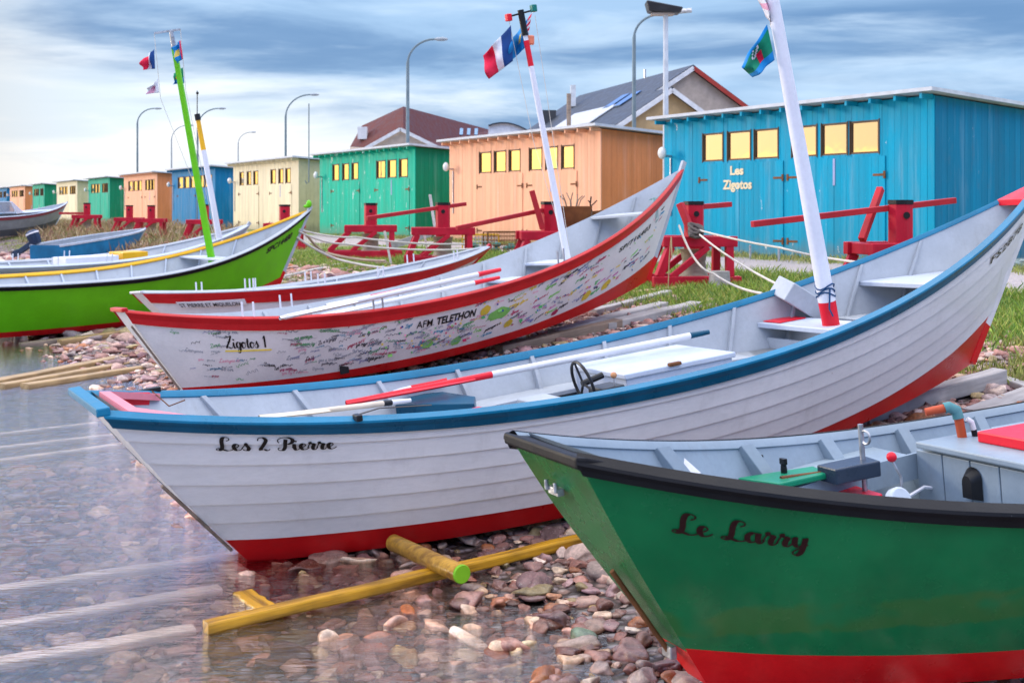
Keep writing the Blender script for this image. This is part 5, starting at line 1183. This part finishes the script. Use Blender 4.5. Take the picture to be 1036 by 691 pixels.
# ---------------------------------------------------------------- houses behind
slate = paint('slate_roof', (.042, .052, .072), .55, 0, var=.35, grain=(1, 1, 1)); rust_roof = paint('rusty_brown_roof', (.115, .030, .026), .7, .10, (.22, .10, .03), .3)
beige = paint('beige_render', (.52, .42, .34), .8); ochre = paint('ochre_render', (.50, .34, .17), .8); barge = paint('red_bargeboard', (.38, .045, .03), .5); white_trim = paint('white_trim', (.70, .70, .70), .5)
blue_pane = metal('blue_pane', (.16, .26, .42), .12)
def gable_house(r, ap, dirv, ln, hw, pitch, zb, wallm, roofm, trim, th=.18, name='wall', oh=.3):
    """ap = ridge point at the near gable; dirv = ridge direction (horizontal); walls down to zb"""
    d = Vector(dirv).normalized(); q = Vector((d.y, -d.x, 0)); ap = Vector(ap); dz = hw*math.tan(pitch)
    o0 = ap-Vector(r.location)
    def pt(a, b, z): return o0+d*a+q*b+Vector((0, 0, z))
    m = MB(); zb_ = zb-ap.z
    pr = [pt(0, -hw, zb_), pt(0, hw, zb_), pt(0, hw, -dz), pt(0, 0, 0), pt(0, -hw, -dz)]; bk = [p+d*ln for p in pr]
    m.add(pr+bk, [(0, 1, 2, 3, 4), (5, 6, 7, 8, 9)]+[(i, (i+1) % 5, 5+(i+1) % 5, 5+i) for i in (0, 1, 4)]); m.build(name, wallm, r)
    for sg in (-1, 1):
        e = .35; zz = -(hw+e)*math.tan(pitch)
        m = MB(); a = [pt(-oh, 0, .03), pt(ln+oh, 0, .03), pt(ln+oh, sg*(hw+e), zz+.03), pt(-oh, sg*(hw+e), zz+.03)]; m.add(a+[p+Vector((0, 0, th)) for p in a], [(0, 1, 2, 3), (4, 5, 6, 7), (0, 1, 5, 4), (1, 2, 6, 5), (2, 3, 7, 6), (3, 0, 4, 7)]); rf = m.build('roof', roofm, r)
        m = MB(); m.beam(pt(-oh-.05, 0, .05), pt(-oh-.05, sg*(hw+e), zz+.05), .06, .22); m.build('bargeboard', trim[0] if sg < 0 else trim[1], r)
    return pt
r = empty('house', 'large slate roofed house with beige gable and red bargeboard behind the peach shed', 'house', (9.05, 60, .95))
pt = gable_house(r, (9.05, 60, 8.95), (-.28, .96, 0), 16.6, 5.0, R_(33), .95, beige, slate, (white_trim, barge), th=.2)
tn = math.tan(R_(33))
def on_roof(a0, a1, b0, b1, mat, name, up=.27, th=.06):
    m = MB(); q = [pt(a, -b, -b*tn+up) for a, b in ((a0, b0), (a1, b0), (a1, b1), (a0, b1))]; m.add(q+[p+Vector((0, 0, th)) for p in q], [(0, 1, 2, 3), (4, 5, 6, 7), (0, 1, 5, 4), (1, 2, 6, 5), (2, 3, 7, 6), (3, 0, 4, 7)]); return m.build(name, mat, r)
on_roof(2.8, 9.5, 2.9, 4.4, paint('pale_roof_panel', (.48, .50, .54), .5), 'roof_panel'); on_roof(1.9, 3.0, 1.9, 3.1, blue_pane, 'skylight'); on_roof(3.5, 4.6, 1.9, 3.1, blue_pane, 'skylight')
m = MB(); p = pt(13.5, -1.6, -.4); m.bx(p.x-.15, p.x+.15, p.y-.3, p.y+.3, p.z-.4, p.z+.9); m.build('chimney', white_trim, r)
m = MB(); p = pt(6, 0, .2); m.tube([p, p+Vector((0, 0, .5))], .06, 6); m.build('vent_pipe', steel, r)
r2 = empty('house', 'low ochre gabled house with white bargeboards in front of the slate roofed one', 'house', (7.5, 56.5, .95))
gable_house(r2, (7.5, 56.5, 7.5), (-.28, .96, 0), 3.0, 3.3, R_(33), .95, ochre, slate, (white_trim, white_trim))
# low annexe with dishes
r3 = empty('house', 'low slate roofed annexe with rooftop unit between the curved white roof and the wooden pole', 'house', (3.2, 74, .95))
gable_house(r3, (4.6, 74, 7.6), (-.97, .25, 0), 2.4, 2.2, R_(30), .95, beige, slate, (white_trim, white_trim))
m = MB(); p = P(555, 117, 73)-Vector(r3.location); m.bx(p.x-.45, p.x+.45, p.y-.3, p.y+.3, p.z-.5, p.z+.3); m.build('rooftop_unit', paint('dark_unit', (.06, .06, .065), .5), r3)
# barrel-roofed white building
r4 = empty('building', 'white building with a shallow curved roof between the brown roof and slate roof', 'building', (.2, 90, .95))
m = MB(); W4 = 3.9; zc = 6.2; prof = [(-2.0+W4*k/12, zc+1.25*math.sin(math.pi*(.30+.70*k/12))**.9) for k in range(13)]
m.add([(x, 0, 0) for x in (-2.0, 1.9)]+[(x, 0, z) for x, z in prof[::-1]]+[(x, 6, 0) for x in (-2.0, 1.9)]+[(x, 6, z) for x, z in prof[::-1]], [tuple(range(15)), tuple(range(15, 30))]+[(i, (i+1) % 15, 15+(i+1) % 15, 15+i) for i in range(15)]); m.build('wall', paint('white_render', (.82, .84, .86), .7), r4)
m = MB(); m.grid([[(x, -.3, z+.05), (x, 6.2, z+.05)] for x, z in prof]); m.build('roof', slate, r4, solid=.09)
# brown mansard building
r5 = empty('building', 'long brown mansard roofed building behind the green shed', 'building', (-8, 80, .95))
o5 = Vector(r5.location); Q = lambda x, y, d: P(x, y, d)-o5
mm_ = MB(); A = [Q(354, 149, 78), Q(408, 149, 72), Q(508, 152, 96), Q(470, 152, 110)]; T = [Q(366, 127.5, 80), Q(408, 108, 77), Q(497, 132, 101), Q(462, 130, 112)]
mm_.add(A+T, [(0, 1, 5, 4), (1, 2, 6, 5), (2, 3, 7, 6), (3, 0, 4, 7), (4, 5, 6, 7)]); mm_.build('roof', rust_roof, r5)
m = MB(); A2 = [Vector((p.x, p.y, 0)) for p in A]; m.add(A2+[p-Vector((0, 0, .02)) for p in A], [(0, 1, 5, 4), (1, 2, 6, 5), (2, 3, 7, 6), (3, 0, 4, 7)]); m.build('wall', beige, r5)
m = MB(); g = [Q(371, 150, 70), Q(405, 132, 70), Q(444, 150, 70)]; m.add(g+[p+Vector((0, 4, 0)) for p in g], [(0, 1, 2), (3, 4, 5), (0, 1, 4, 3), (1, 2, 5, 4)]); gb5 = m.build('gable', beige, r5)
m = MB(); m.beam(Q(369, 151, 69.8), Q(405, 131, 69.8), .2, .2); m.beam(Q(405, 131, 69.8), Q(446, 151, 69.8), .2, .2); m.build('bargeboard', white_trim, r5)
for xx in (466.5, 474, 481.5):
    d_ = 72+(xx-408)/100*24-.25; m = MB(); m.beam(Q(xx, 137, d_), Q(xx+.5, 130.5, d_+.5), .24, .10, up=(0, 1, 0)); m.build('window', blue_pane, r5)
m = MB(); m.box(Q(367, 135, 77.4), (.6, .6, .8)); m.build('window', white_trim, r5)

# ---------------------------------------------------------------- small things ashore
def stake(label, a, b, r_, mat=None, d=None, group='leaning stakes before the winches'):
    g = ground(*a); p = P(b[0], b[1], g.y); m = MB(); m.beam(Vector((0, 0, -.05)), p-g, r_*2, r_*1.2); o = m.build('stake', mat or timber_grey, None, bevel=.004); o.location = g; tag(o, label, 'stake', group); return o
pale_wood = wood('bleached_stake_wood', (.55, .52, .48), (.70, .67, .62))
stake('short bleached stake leaning left, in front of the weathered green doors', (397, 271), (389, 234), .035, pale_wood)
stake('bleached stake leaning beside the tallest one, at its left', (435, 265), (428, 231), .035, pale_wood)
stake('tallest bleached stake leaning against the winch at the green shed corner', (445, 262.5), (435, 197), .05, pale_wood)
for px, y in ((759, 262), (788, 264)): stake('thin grey tap stake at the foot of the blue shed, '+('left' if px < 770 else 'right')+' one', (px, y), (px, y-14), .03, steel, group='tap stakes by the blue shed')
g = ground(397, 262); m = MB(); m.beam(P(396, 249, g.y), P(436, 236, g.y+.6), .03, .16, up=(0, 0, 1)); o = m.build('plank', timber_grey, None, bevel=.004); tag(o, 'grey plank propped across the leaning stakes', 'plank')
# lobster traps
def trap(label, px, py, w_, h_, dd, c, col2):
    g = ground(px, py); r = empty('lobster_trap', label, 'lobster trap', g, (0, 0, .2), 'lobster traps by the shed'); m = MB()
    for x in (-w_/2, w_/2):
        for y in (-dd/2, dd/2): m.beam((x, y, 0), (x, y, h_), .03, .03)
    for z in (.015, h_):
        for y in (-dd/2, dd/2): m.beam((-w_/2, y, z), (w_/2, y, z), .03, .03)
        for x in (-w_/2, w_/2): m.beam((x, -dd/2, z), (x, dd/2, z), .03, .03)
    m.build('frame', c, r); m = MB()
    for k in range(1, 10):
        x = -w_/2+w_*k/10; m.tube([(x, -dd/2, 0), (x, -dd/2, h_), (x, dd/2, h_), (x, dd/2, 0)], .006, 4)
    for k in range(1, 5):
        z = h_*k/5; m.tube([(-w_/2, -dd/2, z), (w_/2, -dd/2, z), (w_/2, dd/2, z), (-w_/2, dd/2, z), (-w_/2, -dd/2, z)], .006, 4)
    m.build('mesh', col2, r)
    m = MB()
    for k in range(5): m.sphere((random.uniform(-w_*.3, w_*.3), random.uniform(-.1, .1), .08+.03*k), .09, 5, 0, (1.2, 1, .7))
    m.build('net_bundle', paint('teal_net', (.08, .20, .16), .9), r, smooth=True)
trap('wire lobster trap with yellow frame before the peach shed', 486, 255, .8, .42, .5, yellow_paint, steel)
trap('larger rusty wire lobster trap right of the yellow framed one', 508, 256, .8, .5, .6, rusty, rusty)
# rusty planter
g = ground(583, 247); r = empty('planter', 'rusty tapered iron planter with dead twigs before the peach shed', 'planter', P(579, 238, 21.4)); zz = 0
g = Vector((P(579, 238, 22.6).x, 22.6, 0)); g.z = float(terr(g.x, g.y)); r.location = g
zt = HC+(210-209)/F*22.6-g.z
m = MB(); m.add([(sx_*w_, sy_*w_, z) for w_, z in ((.24, zt-.62), (.36, zt)) for sx_, sy_ in ((-1, -1), (1, -1), (1, 1), (-1, 1))], [(0, 1, 2, 3), (0, 1, 5, 4), (1, 2, 6, 5), (2, 3, 7, 6), (3, 0, 4, 7)]); m.build('tub', rusty, r, solid=.02)
m = MB(); m.bx(-.18, .18, -.18, .18, 0, zt-.62); m.build('stand', timber_brown, r)
m = MB(); m.add([(-.33, -.33, zt-.05), (.33, -.33, zt-.05), (.33, .33, zt-.05), (-.33, .33, zt-.05)], [(0, 1, 2, 3)]); m.build('soil', paint('dark_soil', (.05, .035, .025), .9), r)
m = MB()
for k in range(7):
    t = k*.9; m.tube([(0.1*math.cos(t), .1*math.sin(t), zt-.06), (.16*math.cos(t), .16*math.sin(t), zt+.12), (.24*math.cos(t+.2), .2*math.sin(t), zt+.2+.03*(k % 3))], .010, 4)
m.build('twigs', timber_brown, r)
# twisty driftwood ornament on a red bracket
d = 22.8; c0 = P(598, 215, d); r = empty('driftwood_ornament', 'red board with an upright forked twig, right of the rusty planter', 'ornament', Vector((c0.x, d, float(terr(c0.x, d)))))
q = lambda px, py: P(px, py, d)-Vector(r.location)
m = MB(); m.tube([(0, 0, 0), q(598, 214)], .035, 6); m.build('post', timber_brown, r); m = MB(); m.beam(q(590, 217), q(612, 215), .05, .09); m.build('board', rusty, r)
m = MB(); m.tube([q(599, 215), q(597, 207), q(598, 199)], .016, 5); m.tube([q(597.5, 209), q(601, 206), q(604, 203)], .012, 5); m.tube([q(597.5, 206), q(595, 203)], .012, 5); m.build('twig', black_plastic, r)
# stump
g = ground(728, 292); m = MB(); m.tube([g+Vector((0, 0, -.03)), g+Vector((0, 0, .26))], [.17, .15], 12); o = m.build('tree_stump', timber_grey, None, smooth=True); tag(o, 'squat grey stump in the grass between the two dory bows', 'stump')
# ropes
def rope(label, pts, r_=.014, mat=rope_white, sag=.0):
    q = [P(*p) for p in pts]; out = []
    for i in range(len(q)-1):
        for k in range(8): t = k/8; p = q[i].lerp(q[i+1], t); p.z -= sag*4*t*(1-t); out.append(p)
    out.append(q[-1]); m = MB(); m.tube(out, r_, 6); o = m.build('mooring_rope', mat, None, smooth=True); tag(o, label, 'rope', 'mooring ropes strung between boats and winches')
rope('taut pale rope from the winch behind the mast of Les 2 Pierre, upper one', [(704, 232, 18.0), (790, 251, 15.5), (872, 266, 13)], sag=.02)
rope('pale rope from the winch down to the tilted locker of Les 2 Pierre', [(706, 236, 18.0), (795, 292, 12)], sag=.05)
rope('slack pale rope dropping past the grey stump', [(687, 228, 16.3), (703, 262, 15.8), (722, 277, 15), (771, 297, 12.2)], sag=.04)
rope('yellowish cord hanging from the red bow of the signed dory', [(680, 262, 16.0), (679, 240, 16.0), (677, 262, 16.1), (676, 292, 16.2)], .008, paint('yellowed_cord', (.55, .45, .25), .9))
rope('upper pale rope running from the lime green bow toward the winches', [(302, 232, 21.5), (360, 240, 24), (470, 247, 25)], .018, sag=.05)
rope('middle pale rope running from the lime green bow', [(302, 234, 21.5), (350, 247, 23), (480, 252, 23.5)], .018, sag=.06)
rope('lower slack pale rope from the lime green bow into the grass', [(300, 240, 21.5), (340, 262, 22), (400, 272, 21), (480, 268, 21)], .022, sag=.03)
rope('thick tan rope coiled down from the lime green bow', [(304, 226, 21.6), (312, 240, 22.5), (330, 256, 23), (390, 264, 22)], .026, paint('tan_rope', (.42, .33, .24), .9), sag=.04)
m = MB(); c0 = P(704, 236, 17.9)
for k in range(5): m.tube([c0+Vector((.10*math.cos(t), .07*math.sin(t*1.0+k), .06*math.sin(t+k)+.02*k)) for t in np.linspace(0, 6.3, 12)], .028, 6)
o = m.build('rope_knot', rope_dark, None, smooth=True); tag(o, 'dark knotted rope bundle hung on the winch behind the signed dory', 'rope knot')
m = MB(); c0 = ground(1030, 272); 
for k in range(26):
    t0 = random.random()*6; m.tube([c0+Vector((random.uniform(-.7, .5)+.15*math.cos(t+t0), random.uniform(-.2, .2)+.15*math.sin(t), .05+.12*random.random())) for t in np.linspace(0, 4, 7)], .010, 4)
o = m.build('fishing_net', paint('net_grey', (.30, .36, .34), .9), None, smooth=True); tag(o, 'heap of grey green fishing net on the grass at the right edge', 'net')

# ---------------------------------------------------------------- blue skiff and motor boat
ps = dict(FIT[4]); 
def fit_simple(a_px, a_py, a_d, b_px, b_d, **k):
    A = P(a_px, a_py, a_d); Bp = P(b_px, a_py, b_d); hd = math.atan2(Bp.y-A.y, Bp.x-A.x); L = math.hypot(Bp.x-A.x, Bp.y-A.y)
    p = dict(FIT[4]); p.update(X=A.x, Y=A.y, Z=A.z, head=hd, L=L, pitch=0, roll=0); p.update(k); return p
SK = Dory(fit_simple(46, 269, 34.6, 148, 40, B=1.2, t=.8, H=.60, As=.0, Ab=.0, rs=.05, rb=.5, Bb=1.2, tb=.85, ks=.0, kb=.2, sm=.4, pb=2.6, pitch=.070), .02)
SK.root('skiff', 'small blue skiff with outboard motor, on the shore beyond the lime green dory', 'boat')
SK.hull(paint('faded_blue_skiff_paint', (.012, .17, .34), .5, .12, (.25, .35, .45), .25), paint('pink_grey_bottom', (.35, .22, .24), .6), lambda q: .12); SK.inner(hull_grey)
for sd in (-1, 1): SK.gunwale(sd, .05, [hull_grey, hull_pale, hull_grey], out=.02, inn=.04)
SK.thwart(1.4, .4, .25, hull_pale); SK.thwart(2.6, .4, .25, hull_pale); stem(SK, [hull_grey, hull_grey], up=.02)
om = empty('outboard_motor', 'navy outboard motor with white stripe tilted up on the stern of the blue skiff', 'outboard motor', SK.w((0, 0, .55)))
q = lambda px, py, d=34.9: P(px, py, d)-Vector(om.location)
m = MB(); c0, c1 = q(37, 247), q(32, 235); ax = c1-c0; m.tube([c0, c0+ax*.5, c0+ax*1.0, c0+ax*1.12], [.16, .20, .19, .10], 8); m.build('cowl', paint('navy_cowl', (.02, .035, .07), .3), om, smooth=True)
m = MB(); m.tube([c0+ax*.82, c0+ax*.95], [.205, .20], 8); m.build('cowl_stripe', oar_white, om, smooth=True)
m = MB(); m.beam(q(33, 246), q(20, 255), .14, .16); m.beam(q(20, 255), q(12, 258), .08, .20); m.beam(q(34, 247), q(37, 258), .12, .12); m.build('leg', paint('navy_leg', (.03, .05, .09), .4), om, bevel=.02)
m = MB(); pc = q(12, 257)
for k in range(3): t = k*2.09; m.beam(pc, pc+Vector((.03, .12*math.cos(t), .12*math.sin(t))), .07, .015)
m.build('propeller', steel, om)
MBt = Dory(fit_simple(-70, 245, 54, 69, 62, B=2.1, t=.85, H=.95, As=.05, Ab=.45, rs=.05, rb=.9, Bb=1.5, tb=.85, ks=0, kb=.25, sm=.45, pb=2.4, pitch=.05), .03)
MBt.root('motor_boat', 'grey and red motor boat with windscreen, far left before the sheds', 'boat')
MBt.hull(paint('old_grey_hull', (.28, .28, .27), .5, .1, (.12, .10, .09), .2), paint('dark_grey_bottom', (.10, .10, .10), .6), lambda q: .35); MBt.inner(hull_grey)
for sd in (-1, 1): MBt.gunwale(sd, .16, [paint('faded_maroon', (.25, .04, .05), .5), hull_pale, hull_grey], out=.03)
stem(MBt, [hull_pale, hull_grey], up=.05)
m = MB(); pl = [(x, MBt.halfw(x, 1.05, .02)) for x in np.linspace(MBt.L*.55, MBt.L*.97, 6)]
m.prism([(x, y) for x, y in pl]+[(x, -y) for x, y in pl[::-1]], 1.04, 1.09); m.build('foredeck', hull_pale, MBt.r)
m = MB(); xw = MBt.L*.50; n = 8; rows = []
for k in range(n+1):
    t = math.pi*k/n; rows.append([(xw+1.0*math.sin(t), .85*math.cos(t), 1.05), (xw+.35*math.sin(t)-.1, .62*math.cos(t), 1.62)])
m.grid(rows)
WG = MT('windscreen_perspex'); WG.color((.55, .50, .52)); WG.b.inputs['Roughness'].default_value = .15; WG.b.inputs['Alpha'].default_value = .55
ws = m.build('windscreen', WG.m, MBt.r, solid=.01, fix=False)
m = MB()
for row in rows[::2]: m.tube([row[0], row[1]], .02, 5)
m.tube([r_[1] for r_ in rows], .02, 5); m.build('windscreen_frame', hull_pale, ws)
for dx in (0, .5): m = MB(); m.tube([(MBt.L*.75+dx, .3, 1.09), (MBt.L*.75+dx, .3, 1.35)], .015, 5); m.build('rail_post', steel, MBt.r)
print('all done', len(bpy.data.objects))
